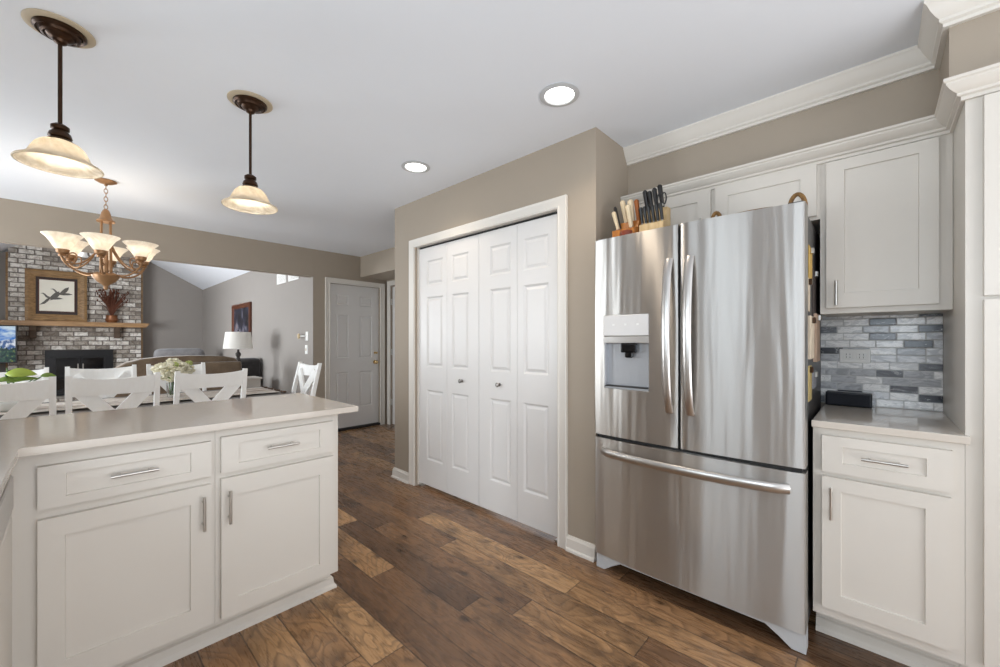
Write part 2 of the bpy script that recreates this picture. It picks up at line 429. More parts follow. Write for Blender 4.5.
# far wall with opening and entry door
b = MB(); b.box(-2.1, 2.17, 5.37, 5.49, 2.08, H).box(2.171, 2.395, 5.37, 5.49, 0, H).box(2.395, 3.14, 5.37, 5.49, 2.03, H).box(3.14, 3.25, 5.37, 5.49, 0, H)
struct(b.build('wall_far', WALL), 'taupe header and wall around the wide opening', 'wall')
# dining left wall with patio door opening, kitchen left wall with sink window
def wall_hole(name, x0, x1, ya, yb, za, zb, hy0, hy1, hz0, hz1, m, lab):
    b = MB(); b.box(x0, x1, ya, hy0, za, zb).box(x0, x1, hy1, yb, za, zb).box(x0, x1, hy0, hy1, hz1, zb)
    if hz0 > za: b.box(x0, x1, hy0, hy1, za, hz0)
    return struct(b.build(name, m), lab, 'wall')
wall_hole('wall_left_dining', -2.1, -2.0, 2.7, 5.49, 0, H, 3.9, 5.2, 0, 2.05, WALL, 'taupe dining wall with patio door')
wall_hole('wall_left_rear', -.88, -.78, -1.5, .36, 0, H, -1.1, .2, 1.0, 2.05, WALL, 'taupe kitchen wall opened for the added side window')
wall_hole('wall_left_kitchen', -.88, -.78, .36, 2.7, 0, H, .65, 1.35, 1.08, 2.05, WALL, 'taupe kitchen wall with sink window')
struct(MB().box(-2.1, -.88, 2.6, 2.7, 0, H).build('wall_left_return', WALL), 'taupe wall return', 'wall')
wall_hole('wall_left_living', -1.7, -1.6, 5.49, 11.85, 0, 2.52, 6.9, 9.1, .7, 2.1, WALLG, 'grey living room wall with window')
struct(MB().box(2.168, 2.26, 5.492, 11.85, 0, 2.55).box(2.168, 2.1705, 5.371, 5.492, 0, 2.079).build('wall_right_living', WALLG), 'grey living room wall with lamp and picture', 'wall')
b = MB(); b.prism([(-1.65, 0), (2.2, 0), (2.2, 2.47), (.30, 3.53), (-1.65, 2.47)], FV, 11.75, 11.85)
struct(b.build('wall_gable_living', WALLG), 'grey gable wall beside the brick chimney', 'wall')
struct(MB().prism([(-1.6, 2.44), (2.16, 2.44), (2.2, 2.47), (.30, 3.53), (-1.6, 2.47)], FV, 5.49, 5.55).build('wall_gable_near', WALLG), 'grey gable above the opening', 'wall')

# window frames
def window(name, x, y0, y1, z0, z1, nm, lab, nz=0):
    t = thing(name, (x, (y0+y1)/2, z0), lab, 'window', kind='structure')
    f = MB(); w_ = .05
    f.box(x-.03, x+.03, y0, y0+w_, z0, z1).box(x-.03, x+.03, y1-w_, y1, z0, z1).box(x-.03, x+.03, y0, y1, z0, z0+w_).box(x-.03, x+.03, y0, y1, z1-w_, z1)
    for i in range(1, nm): yy = y0+(y1-y0)*i/nm; f.box(x-.025, x+.025, yy-.03, yy+.03, z0, z1)
    for i in range(1, nz+1): zz = z0+(z1-z0)*i/(nz+1); f.box(x-.015, x+.015, y0, y1, zz-.01, zz+.01)
    f.build('window_frame', TRIM, t); return t
window('window_4', -.84, -1.1, .2, 1.0, 2.05, 2, 'unseen side window with white frame, added to light the right cabinets')  # unseen window, added with its light for the right side
window('window_1', -.84, .65, 1.35, 1.08, 2.05, 1, 'sink window with white frame')
window('window_2', -2.06, 3.9, 5.2, 0, 2.05, 2, 'sliding patio door with white frame')
window('window_3', -1.66, 6.9, 9.1, .7, 2.1, 3, 'living room window with white frame')

# crown moulding and cabinet cornice
FZ = lambda z0: (lambda u, v, d: (u, v, z0+d))
CR = [(0, 0), (.066, 0), (.066, -.010), (.058, -.018), (.050, -.036), (.036, -.056), (.026, -.066), (.026, -.076), (.016, -.082), (.016, -.094), (0, -.094)]
b = MB(); b.sweep([(2.42, 1.15), (2.42, -.19), (2.13, -.19), (2.13, -1.3)], CR, FZ(H))
struct(b.build('trim_1', TRIM, smooth=True, auto=25), 'cream crown moulding at the ceiling above the cabinets', 'moulding')
CO = [(0, 0), (.054, 0), (.054, -.010), (.048, -.014), (.048, -.020), (.038, -.034), (.026, -.044), (.020, -.047), (.020, -.056), (.010, -.060), (.010, -.072), (0, -.072)]
b = MB(); b.sweep([(2.372, 1.15), (2.372, -.222), (2.082, -.222), (2.082, -1.3)], CO, FZ(2.125))
struct(b.build('trim_2', CAB, smooth=True, auto=25), 'cream cornice running along the tops of the cabinets', 'moulding')

# door casings
def casing(name, F, u0, u1, vt, lab, wmul=1.):
    b = MB(); b.sweep([(u0, 0), (u0, vt), (u1, vt), (u1, 0)], [(q*wmul, d) for q, d in CASING], F, -1)
    return struct(b.build(name, TRIM, smooth=True, auto=25), lab, 'door casing')
casing('trim_3', FX(2.02), -2.885, -1.405, 2.035, 'white casing round the bifold closet doors')
struct(MB().box(2.035, 2.12, 2.865, 2.885, 0, 2.05).box(2.035, 2.12, 1.385, 1.405, 0, 2.05).box(2.03, 2.12, 1.385, 2.885, 2.035, 2.05).build('trim_4', TRIM), 'white jamb of the closet doorway', 'door jamb')
casing('trim_5', FY(5.37), 2.392, 3.142, 2.025, 'white casing round the six-panel entry door')
casing('trim_6', FX(3.25), -5.262, -4.42, 2.06, 'white casing of the hall door')
# baseboards
BB = [(0, 0), (.014, 0), (.014, .07), (.010, .078), (.006, .088), (0, .088)]
SH = [(0, 0), (.026, 0), (.024, .012), (.016, .02), (.014, .07), (.010, .078), (.006, .088), (0, .088)]
def base(name, path, lab):
    b = MB(); b.sweep(path, SH, FZ(0)); return struct(b.build(name, TRIM), lab, 'baseboard')
base('baseboard_right', [(2.3, 3.2), (2.02, 3.2), (2.02, 2.953)], 'white baseboard left of the closet doors')
bb = MB(); bb.sweep([(2.02, 1.337), (2.02, 1.15)], SH, FZ(0)); struct(bb.build('baseboard_fridge', TRIM), 'white baseboard between closet casing and fridge', 'baseboard')
bb = MB(); bb.sweep([(2.168, 11.75), (2.168, 5.37), (2.324, 5.37)], BB, FZ(0), 1); struct(bb.build('baseboard_living', TRIM), 'white baseboard of living room wall', 'baseboard')
bb = MB(); bb.box(3.236, 3.25, 3.2, 4.35, 0, .088).build('baseboard_hall', TRIM)['kind'] = 'structure'

# ================================================================ doors
t = thing('door_1', (2.04, 2.12, 0), 'white bifold closet doors', 'door', kind='structure')
for ya, yb, pa, pb in ((2.862, 2.490, 2.753, 2.54), (2.487, 2.125, 2.43, 2.235), (2.121, 1.756, 2.011, 1.812), (1.753, 1.408, 1.70, 1.495)):
    x = 2.045
    leaf = MB().slab(FX(x), -ya, -yb, .03, 2.018, .032, [(-pa, -pb, 1.70, 1.91), (-pa, -pb, 1.02, 1.605), (-pa, -pb, .245, .83)], RAISED).build('door_leaf', DOORW, t)
    if pb < 2.3 and pa > 1.9:
        ky = 2.309 if pa > 2.2 else 1.917
        k = MB(); k.lathe([(.012, 0), (.012, .003), (.005, .005), (.005, .016), (.014, .02), (.016, .027), (.011, .032), (0, .033)], seg=20, M=Matrix.Translation((x, ky, .932)) @ Matrix.Rotation(-PI/2, 4, 'Y'))
        k.build('knob', DNICK, leaf, smooth=True)['label'] = 'small round dark nickel knob'
MB().box(2.05, 2.08, 1.41, 2.86, 2.024, 2.034).build('track', DARK, t)
for yy in (2.845, 1.425): MB().box(2.035, 2.08, yy-.02, yy+.02, 0.002, .012).build('floor_bracket', NICKEL, t)

t = thing('door_2', (2.77, 5.4, 0), 'white six-panel entry door', 'door', kind='structure')
lf = MB().slab(FY(5.405), 2.398, 3.136, .035, 2.02, .042, [(a, b_, c, d) for a, b_ in ((2.49, 2.67), (2.835, 3.03)) for c, d in ((1.735, 1.88), (1.0, 1.605), (.30, .808))], RAISED).build('door_leaf', DOORW, t)
for z, r in ((1.068, .016), (.931, .026)):
    k = MB(); k.lathe([(r*1.1, 0), (r*1.1, .006), (r*.45, .008), (r*.45, .03), (r*.9, .034), (r, .05), (r*.7, .06), (0, .062)], seg=20, M=Matrix.Translation((3.075, 5.405, z)) @ Matrix.Rotation(PI/2, 4, 'X'))
    k.build('deadbolt' if z > 1 else 'knob', BRASS, lf, smooth=True)
MB().box(2.396, 3.138, 5.36, 5.47, 0.0, .03).build('threshold', DARK, t)
t = thing('door_3', (3.26, 4.84, 0), 'white hall door seen edge-on', 'door', kind='structure')
lf = MB().slab(FX(3.27), -5.24, -4.44, .01, 2.04, .04, [(-a, -b_, c, d) for a, b_ in ((5.13, 4.92), (4.76, 4.55)) for c, d in ((1.735, 1.88), (1.0, 1.605), (.30, .808))], RAISED).build('door_leaf', DOORW, t)
for z in (1.82, 1.077, .335): MB().box(3.244, 3.27, 5.236, 5.262, z-.045, z+.045, .002).build('hinge', NICKEL, t)

# ================================================================ cabinets
def pull(parent, c, L, axis, F, r=.0055):
    """bar pull on a face; c=(u,v), axis 'h'/'v'"""
    k = MB(); u, v = c; e = L/2; q = L*.32
    P = (lambda s, d: F(u+s, v, d)) if axis == 'h' else (lambda s, d: F(u, v+s, d))
    k.tube([P(-e, .028), P(e, .028)], r, 10)
    for s_ in (-q, q): k.tube([P(s_, 0), P(s_, .028)], r*.8, 8)
    o = k.build('handle', NICKEL, parent, smooth=True); o['label'] = 'slim satin nickel bar handle'; return o
def rail(w): return w
def shaker(parent, name, F, u0, u1, v0, v1, rl, t=.02, m=None):
    return MB().slab(F, u0, u1, v0, v1, t, [(u0+rl[0], u1-rl[1], v0+rl[3], v1-rl[2])], SHAKER).build(name, m or CAB, parent)

# peninsula base cabinets (face frame plane y=1.915, doors at 1.895)
for k, (xa, xb, da, db, lab) in enumerate(((-.122, .393, -.069, .378, 'cream base cabinet with wide drawer at the left of the peninsula'),
                                      (.393, .892, .410, .862, 'cream base cabinet with drawer at the open right end of the peninsula'))):
    t = thing('base_cabinet', ((xa+xb)/2, 2.2, 0), lab, 'cabinet', 'peninsula base cabinets')
    b = MB(); b.box(xa+.0005, xb-.0005, 1.915, 2.5, .115, .886, .0)
    b.build('body', CAB, t)
    q = MB(); q.box(xa, xb-(.0 if k == 0 else -.0), 2.0, 2.5, 0.0, .115)
    q.build('toe_kick', CAB, t)
    F = FY(1.895)
    d = shaker(t, 'drawer', F, da, db, .708, .842 if k == 0 else .852, (.06, .064, .03, .03))
    pull(d, ((.155, .778) if k == 0 else (.631, .783)), .124, 'h', F)
    d = shaker(t, 'door', F, da, db, .128, .676 if k == 0 else .686, (.058, .066, .062, .085) if k == 0 else (.058, .066, .075, .065))
    pull(d, ((.350, .575) if k == 0 else (.435, .575)), .13, 'v', F)
# shoe moulding at the peninsula foot
b = MB(); b.sweep([(-.12, 2.0), (.892, 2.0), (.892, 2.5)], [(0, 0), (.024, 0), (.022, .012), (.014, .022), (.010, .05), (0, .055)], FZ(0))
struct(b.build('trim_7', CAB), 'cream shoe moulding along the foot of the peninsula', 'moulding')
# L-shaped worktop
b = MB()
P = [(-.76, .25), (-.106, .25), (-.106, 1.865), (.972, 1.865), (.972, 2.6), (-.76, 2.6)]
b.prism(P, lambda u, v, d: (u, v, d), .888, .915)
bmesh.ops.bevel(b.b, geom=[e for e in b.b.edges if abs(e.verts[0].co.z-e.verts[1].co.z) < 1e-4], offset=.002, segments=2, profile=.5, affect='EDGES')
tag(b.build('worktop', QUARTZ, loc=(-.1, 2.0, .888)), 'beige quartz L-shaped worktop over the peninsula cabinets', 'worktop')
# dishwasher in the left run (front faces +X at x=-.122)
t = thing('dishwasher', (-.42, 1.6, 0), 'dishwasher with steel control strip in the run left of the peninsula', 'dishwasher')
MB().box(-.72, -.145, 1.29, 1.885, .10, .884).build('body', GREYMET, t)
MB().box(-.145, -.118, 1.295, 1.88, .12, .715, .004).build('door', CAB, t)
cp = MB().box(-.145, -.115, 1.295, 1.88, .735, .835, .004).build('control_panel', STEELH, t)
MB().box(-.145, -.125, 1.295, 1.88, .715, .735).box(-.145, -.128, 1.295, 1.88, .837, .884).build('recess', DARK, t)
MB().box(-.70, -.19, 1.295, 1.88, 0, .10).build('toe_kick', DARK, t)
t = thing('base_cabinet', (-.42, .8, 0), 'cream sink base cabinet nearest the camera in the left run', 'cabinet')
MB().box(-.76, -.142, .28, 1.285, .115, .886).build('body', CAB, t); MB().box(-.76, -.2, .28, 1.285, 0, .115).build('toe_kick', CAB, t)
for a in (.31, .79):
    d = shaker(t, 'door', FXp(-.122), a, a+.46, .13, .69, (.06, .06, .06, .06)); pull(d, (a+(.43 if a < .5 else .03), .59), .13, 'v', FXp(-.122))
    shaker(t, 'drawer', FXp(-.122), a, a+.46, .71, .85, (.06, .06, .03, .03))
tag(MB().box(-.76, -.122, 1.888, 2.5, 0, .886).build('corner_filler', CAB), 'blind cream corner panel under the L-shaped worktop', 'cabinet')

# right base cabinet
F = FX(2.06)
t = thing('base_cabinet', (2.38, 0, 0), 'cream base cabinet under the worktop right of the fridge', 'cabinet')
MB().box(2.08, 2.69, -.2215, .188, .13, .886).build('body', CAB, t)
MB().box(2.2, 2.69, -.2215, .188, 0, .13).build('toe_kick', CAB, t)
d = shaker(t, 'drawer', F, -.158, .193, .714, .858, (.062, .062, .038, .042)); pull(d, (.022, .789), .125, 'h', F)
d = shaker(t, 'door', F, -.158, .190, .172, .695, (.058, .062, .052, .062)); pull(d, (-.129, .597), .125, 'v', F)
b = MB(); b.sweep([(2.2, .188), (2.2, -1.3)], [(0, 0), (.024, 0), (.022, .012), (.014, .022), (.010, .05), (0, .055)], FZ(0))
struct(b.build('trim_8', CAB), 'cream shoe moulding at the foot of the right cabinets', 'moulding')
b = MB(); b.prism([(2.052, .190), (2.69, .190), (2.69, -.2215), (2.0805, -.2215), (2.0805, -.231), (2.052, -.231)], lambda u, v, d: (u, v, d), .888, .915)
bmesh.ops.bevel(b.b, geom=[e for e in b.b.edges if abs(e.verts[0].co.z-e.verts[1].co.z) < 1e-4], offset=.002, segments=2, profile=.5, affect='EDGES')
tag(b.build('worktop', QUARTZ, loc=(2.38, 0, .888)), 'small beige quartz worktop between fridge and tall cabinet', 'worktop')
# backsplash
struct(MB().box(2.69, 2.70, -.2215, .50, .915, 1.40).build('wall_backsplash', SPLASH), 'grey and white marble mosaic backsplash', 'backsplash')
# wall cabinet right of fridge
t = thing('wall_cabinet', (2.5, 0, 1.36), 'cream wall cabinet over the small worktop', 'cabinet')
MB().box(2.372, 2.695, -.2215, .188, 1.36, 2.09).build('body', CAB, t)
d = shaker(t, 'door', FX(2.352), -.165, .183, 1.384, 2.046, (.062, .055, .048, .065)); pull(d, (-.129, 1.45), .11, 'v', FX(2.352))
# over-fridge cabinet
t = thing('wall_cabinet', (2.5, .66, 1.78), 'cream double-door cabinet above the fridge', 'cabinet')
MB().box(2.372, 2.695, .1885, 1.145, 1.80, 2.09).build('body', CAB, t)
d = shaker(t, 'door', FX(2.352), -.627, -.200, 1.815, 2.05, (.06, .06, .052, .052)); pull(d, (-.585, 1.86), .08, 'v', FX(2.352))
d = shaker(t, 'door', FX(2.352), -1.10, -.650, 1.815, 2.05, (.06, .065, .052, .052)); pull(d, (-.69, 1.86), .08, 'v', FX(2.352))
# tall cabinet
t = thing('tall_cabinet', (2.38, -.75, 0), 'full-height cream cabinet at the right edge', 'cabinet')
MB().box(2.0815, 2.695, -1.28, -.2225, .13, 2.085).build('body', CAB, t)
MB().box(2.2, 2.695, -1.28, -.2225, 0, .13).build('toe_kick', CAB, t)
for a in (.262, .77):
    shaker(t, 'door', FX(2.062), a, a+.49, 1.385, 2.046, (.06, .06, .06, .06)); shaker(t, 'door', FX(2.062), a, a+.49, .16, 1.372, (.06, .06, .06, .06))

# ================================================================ fridge
t = thing('refrigerator', (2.3, .66, 0), 'stainless steel french-door refrigerator with bottom freezer drawer', 'refrigerator')
Y0, Y1 = .200, 1.118; YC = (Y0+Y1)/2; HW = (Y1-Y0)/2; BOW = .020
MB().box(2.035, 2.66, Y0+.008, Y1-.008, .045, 1.765, .006).build('body', GREYMET, t)
def bowx(y): return 1.955-BOW*(1-((y-YC)/HW)**2)
def bowed(y0, y1, z0, z1, back=2.02, n=14, hole=None):
    poly = [(bowx(y0+(y1-y0)*i/n), y0+(y1-y0)*i/n) for i in range(n+1)]
    # soften the vertical edges
    poly[0] = (poly[0][0]+.006, y0); poly.insert(1, (bowx(y0+.006), y0+.006)); poly[-1] = (poly[-1][0]+.006, y1); poly.insert(-1, (bowx(y1-.006), y1-.006))
    poly += [(back, y1), (back, y0)]
    b = MB(); b.prism(poly, lambda u, v, d: (u, v, d), z0, z1); return b
SPL = .668
def FB(u, v, d): return (bowx(-u)-d, -u, v)
def fdoor(name, ya, yb, za, zb, holes=(), prof=None):
    n = 12; b = MB().slab(FB, -yb, -ya, za, zb, .075, list(holes), prof or [(0, 0)], [-yb+(yb-ya)*i/n for i in range(1, n)])
    es = [e for e in b.b.edges if all(abs(abs(v.co.y-ya)) < 1e-5 for v in e.verts) or all(abs(v.co.y-yb) < 1e-5 for v in e.verts)]
    es = [e for e in es if all(abs(v.co.x-bowx(v.co.y)) < 1e-4 for v in e.verts)]
    bmesh.ops.bevel(b.b, geom=es, offset=.005, segments=2, profile=.5, affect='EDGES')
    return b.build(name, STEEL, t, smooth=True, auto=25)
dr = fdoor('door', Y0, SPL-.005, .735, 1.78)
DY0, DY1, DZ0, DZ1 = .812, 1.062, .985, 1.372
dl = fdoor('door', SPL+.005, Y1, .735, 1.78, [(-DY1, -DY0, DZ0, DZ1)], [(0, 0), (.0015, -.002), (.002, -.055)])
for dd, s_ in ((dr, .618), (dl, .712)):
    pts = []
    for i in range(17):
        k = i/16; z = .90+.72*k; pts.append((1.955-BOW-.006-.048*math.sin(PI*k)**.55, s_, z))
    hb = MB(); hb.tube([(p[0], p[1], p[2]) for p in pts], .011, 14, flat=1.75)
    h_ = hb.build('handle', STEELH, dd, smooth=True); h_['label'] = 'long bowed steel door handle'
# dispenser
dp = MB().box(1.937, 1.985, DY0+.002, DY1-.002, 1.262, DZ1-.002, .003).build('dispenser', plain('silver_panel', rgb(222, 220, 218), .35), dl)
bz = MB(); bz.box(1.938, 1.985, DY0+.002, DY1-.002, 1.225, 1.260, .002); bz.build('dispenser_trim', STEELH, dl)
cv = MB(); x0, x1 = 1.952, 1.989
cv.box(x1-.004, x1, DY0, DY1, DZ0, 1.225).box(x0, x1, DY0, DY0+.008, DZ0, 1.225).box(x0, x1, DY1-.008, DY1, DZ0, 1.225).box(x0, x1, DY0, DY1, DZ0, DZ0+.012)
cv.build('dispenser_niche', plain('niche_grey', rgb(184, 186, 190), .25, .3), dl)
MB().box(1.942, 1.975, .885, .965, 1.175, 1.225, .008, 2).box(1.950, 1.97, .905, .945, 1.15, 1.18, .004).build('dispenser_nozzle', BLACKG, dl)
MB().box(1.942, 1.985, DY0+.01, DY1-.01, DZ0+.0125, DZ0+.017).build('drip_tray', DARK, dl)
for i, yy in enumerate((.87, .935, 1.0)): MB().box(1.9362, 1.9372, yy-.006, yy+.006, 1.315, 1.325).build('button', WHITEP, dl)
# drawer
dw = fdoor('drawer', Y0, Y1, .088, .716)
pts = []
for i in range(25):
    k = i/24; y = 1.065-.815*k; pts.append((bowx(y)-.012-.042*math.sin(PI*k)**.4, y, .650))
h_ = MB().tube(pts, .021, 14, flat=.5).build('handle', STEELH, dw, smooth=True); h_['label'] = 'long bowed steel drawer handle'
MB().box(1.965, 2.035, Y0+.01, Y1-.01, .7165, .7345).box(1.955, 2.035, SPL-.0045, SPL+.0045, .735, 1.775).build('gasket', DARK, t)
# kick grille with feet
kg = MB(); poly = []
for i in range(21):
    y = Y0+(Y1-Y0)*i/20; e = min(y-Y0, Y1-y); z = .003 if e < .07 else (.003+.060*min(1, (e-.07)/.06)**.6); poly.append((y, z))
poly += [(Y1, .086), (Y0, .086)]
kg.prism(poly, lambda u, v, d: (d, u, v), 1.972, 2.034)
kg.build('kick_grille', PLGREY, t)
for yy in (Y0+.02, Y1-.05): MB().box(2.45, 2.5, yy, yy+.03, 0, .05).build('foot', DARK, t)
for yy in (Y0+.008, Y1-.058): MB().box(1.97, 2.10, yy, yy+.05, 1.766 if False else 1.7805, 1.789, .002).build('hinge_cover', GREYMET, t)

# papers and clips on the fridge side (plane y=.208, facing -Y)
ys = Y0+.008
notes = [(2.12, 2.24, 1.50, 1.64, rgb(196, 160, 84), 'yellow and blue note high on the fridge side'),
         (2.07, 2.16, 1.36, 1.50, rgb(196, 180, 160), 'tan photo card under the highest note on the fridge side'),
         (2.26, 2.42, 1.34, 1.56, rgb(70, 60, 58), 'dark card held high toward the back of the fridge side'),
         (2.08, 2.22, 1.16, 1.34, rgb(206, 190, 168), 'cream papers in the middle of the fridge side'),
         (2.3, 2.46, 1.14, 1.36, rgb(190, 162, 140), 'thick tan calendar hanging toward the back of the fridge side'),
         (2.1, 2.22, .98, 1.13, rgb(182, 160, 106), 'pale yellow list lowest on the fridge side'),
         (2.26, 2.4, 1.02, 1.10, rgb(150, 150, 156), 'small grey card low on the fridge side')]
for i, (xa, xb, za, zb, c, lab) in enumerate(notes):
    th = .012 if 'calendar' in lab or 'papers' in lab else .003
    p = thing('note_card', ((xa+xb)/2, ys, za), lab, 'note', 'notes on the fridge side')
    MB().box(xa, xb, ys-th, ys, za, zb, .0008).build('paper', plain('note_paper_%d' % i, c, .7, var=.35, scale=18), p)
    MB().box((xa+xb)/2-.012, (xa+xb)/2+.012, ys-th-.012, ys-th, zb-.03, zb-.005, .002).build('magnet_clip', BRONZE if i % 2 else NICKEL, p)

# ================================================================ things on the fridge
TOP = 1.765
def block(name, y0, y1, x, m, lab, h0, h1):
    b = MB(); b.prism([(x-.06, TOP+.001), (x+.04, TOP+.001), (x+.04, TOP+h1), (x-.005, TOP+h1), (x-.02, TOP+h0), (x-.06, TOP+h0-.01)], lambda u, v, d: (u, d, v), y0, y1)
    o = b.build(name, m, loc=(x, (y0+y1)/2, TOP)); return tag(o, lab, 'knife block')
BAMB = wood('pale_bamboo', rgb(196, 164, 116), rgb(222, 196, 150), .5, 2, 6, 8)
HONEY = wood('honey_wood', rgb(138, 78, 26), rgb(190, 122, 50), .4, 2, 6, 8)
block('knife_block', .932, 1.06, 2.10, HONEY, 'honey-coloured knife block holding ivory-handled knives on the fridge', .085, .125)
block('knife_block', .797, .925, 2.14, BAMB, 'pale knife block holding black-handled knives on the fridge', .10, .175)
def knife(c, d, L, w, m, rivm, lab, grp, bol=None):
    c = Vector(c); d = Vector(d).normalized(); e = c+d*L
    t = thing('kitchen_knife', c, lab, 'knife', grp)
    h = MB(); h.tube([c, c+d*L*.3, c+d*L*.7, c+d*L*.93, e], [w*.8, w*.85, w, w*1.05, w*.55], 8, flat=.8); h.build('handle', m, t, smooth=True)
    MB().tube([c-d*.004, c+d*.006], w*.72, 8, flat=.35).build('blade', NICKEL, t)
    if rivm:
        for k in (.25, .5, .75):
            MB().ball(c+d*L*k+Vector((-w*.6, 0, 0)), .0028, 1).build('rivet', rivm, t)
    return t
BLKP = plain('black_handle', rgb(26, 25, 26), .35); IVORY = plain('ivory_handle', rgb(214, 196, 164), .4); AMB = plain('amber_handle', rgb(150, 84, 30), .35)
for i in range(6): knife((2.095, .808+.0212*i, TOP+.100), (-.2, .05, 1), .085, .0118, BLKP, None, 'black-handled steak knife in the bottom row of the pale block', 'steak knives in the pale block')
for i, (yy, L, q) in enumerate(((.905, .115, 'leftmost'), (.882, .105, 'second from left'), (.854, .115, 'third from left'), (.824, .125, 'rightmost'))):
    knife((2.150, yy+.002, TOP+.176), (-.12, .10, 1), L, .0155, BLKP, BRONZE, 'large black-handled knife, %s in the top row of the pale block' % q, 'large black-handled knives')
iv = [((2.06, 1.035, TOP+.085), (-.15, .22, 1), .10, .0145, IVORY, 'ivory-handled small knife leaning far left in the honey block'),
      ((2.068, 1.028, TOP+.088), (-.1, .20, 1), .125, .011, BLKP, 'black-handled knife among ivory ones in the honey block'),
      ((2.105, 1.01, TOP+.126), (-.1, .14, 1), .125, .017, IVORY, 'ivory-handled knife standing tallest behind in the honey block'),
      ((2.115, .975, TOP+.126), (-.15, .08, 1), .12, .019, IVORY, 'wide ivory-handled knife in the centre of the honey block'),
      ((2.065, .962, TOP+.085), (-.15, .10, 1), .12, .0175, IVORY, 'ivory-handled knife at the right front of the honey block'),
      ((2.125, .947, TOP+.126), (-.05, .10, 1), .12, .016, AMB, 'amber-handled knife at the right of the honey block')]
for c, d, L, w_, m_, lab in iv: knife(c, d, L, w_, m_, BLKP if m_ is IVORY else None, lab, 'knives in the honey block')
t = thing('kitchen_scissors', (2.12, .818, TOP+.176), 'black scissors at the right of the pale knife block', 'scissors')
for s_ in (-1, 1):
    pts = [(2.115, .818+s_*.011+.012*math.cos(a), TOP+.215+.03*math.sin(a)) for a in [2*PI*i/16 for i in range(16)]]
    MB().tube(pts, .0035, 6, closed=True).build('finger_loop', BLKP, t, smooth=True)
MB().box(2.11, 2.12, .810, .826, TOP+.176, TOP+.19, .002).build('blade', NICKEL, t)
# round tins in front of honey block: wire caddy at fridge edge
tag(MB().lathe([(.030, 0), (.033, .02), (.030, .030), (.015, .034), (0, .034)], (1.99, .955, 1.7805), 24).build('trinket_dish', plain('red_brown_glaze', rgb(120, 52, 30), .3), smooth=True), 'low reddish brown dish in front of the honey knife block', 'dish')
# wicker tray with loop handles
WICK = wood('wicker_brown', rgb(96, 66, 32), rgb(150, 112, 62), .7, 2, 40, 3, .5)
t = thing('wicker_tray', (2.2, .41, TOP), 'shallow brown wicker tray with loop handles on top of the fridge', 'tray')
b = MB()
def oval(z, k=1.): return [(2.2+.13*k*math.cos(a), .41+.175*k*math.sin(a), z) for a in [2*PI*i/40 for i in range(40)]]
a_ = b.ring(oval(TOP+.002, .9)); c_ = b.ring(oval(TOP+.045, 1)); e_ = b.ring(oval(TOP+.045, .96)); f_ = b.ring(oval(TOP+.01, .86))
b.bridge(a_, c_); b.bridge(c_, e_); b.bridge(e_, f_); b.b.faces.new(a_); b.b.faces.new(f_); b.build('basket', WICK, t)
MB().tube(oval(TOP+.048, .98), .007, 6, closed=True).build('rim', WICK, t)
for s_ in (-1, 1):
    pts = [(2.16-.01*math.cos(a), .41+s_*(.160+(.030 if s_ < 0 else .018)*math.cos(a)), TOP+.04+(.068 if s_ < 0 else .058)*math.sin(a)) for a in [PI*i/12 for i in range(13)]]
    MB().tube(pts, .009, 8).build('handle', WICK, t, smooth=True)

# ================================================================ backsplash things
t = thing('outlet', (2.69, .077, 1.16), 'white double outlet plate on the marble mosaic', 'outlet')
MB().box(2.683, 2.69, .018, .136, 1.125, 1.195, .003).build('plate', WHITEP, t)
for yy in (.052, .102):
    s_ = MB().box(2.681, 2.6835, yy-.018, yy+.018, 1.143, 1.177, .001).build('socket', WHITEP, t)
    k = MB()
    for dy in (-.007, .007): k.box(2.6802, 2.6812, yy+dy-.001, yy+dy+.001, 1.150, 1.158); k.box(2.6802, 2.6812, yy+dy-.001, yy+dy+.001, 1.164, 1.172)
    k.build('slots', DARK, s_)
t = thing('soundbar', (2.6, .10, .915), 'small black speaker bar on the worktop against the mosaic', 'speaker')
MB().box(2.59, 2.66, .012, .185, .916, .984, .008, 3).build('body', plain('navy_black_plastic', rgb(22, 25, 33), .3), t)
MB().box(2.587, 2.592, .02, .177, .922, .978, .001).build('grille', plain('speaker_cloth', rgb(26, 29, 38), .8, bump=.5, bscale=900), t)

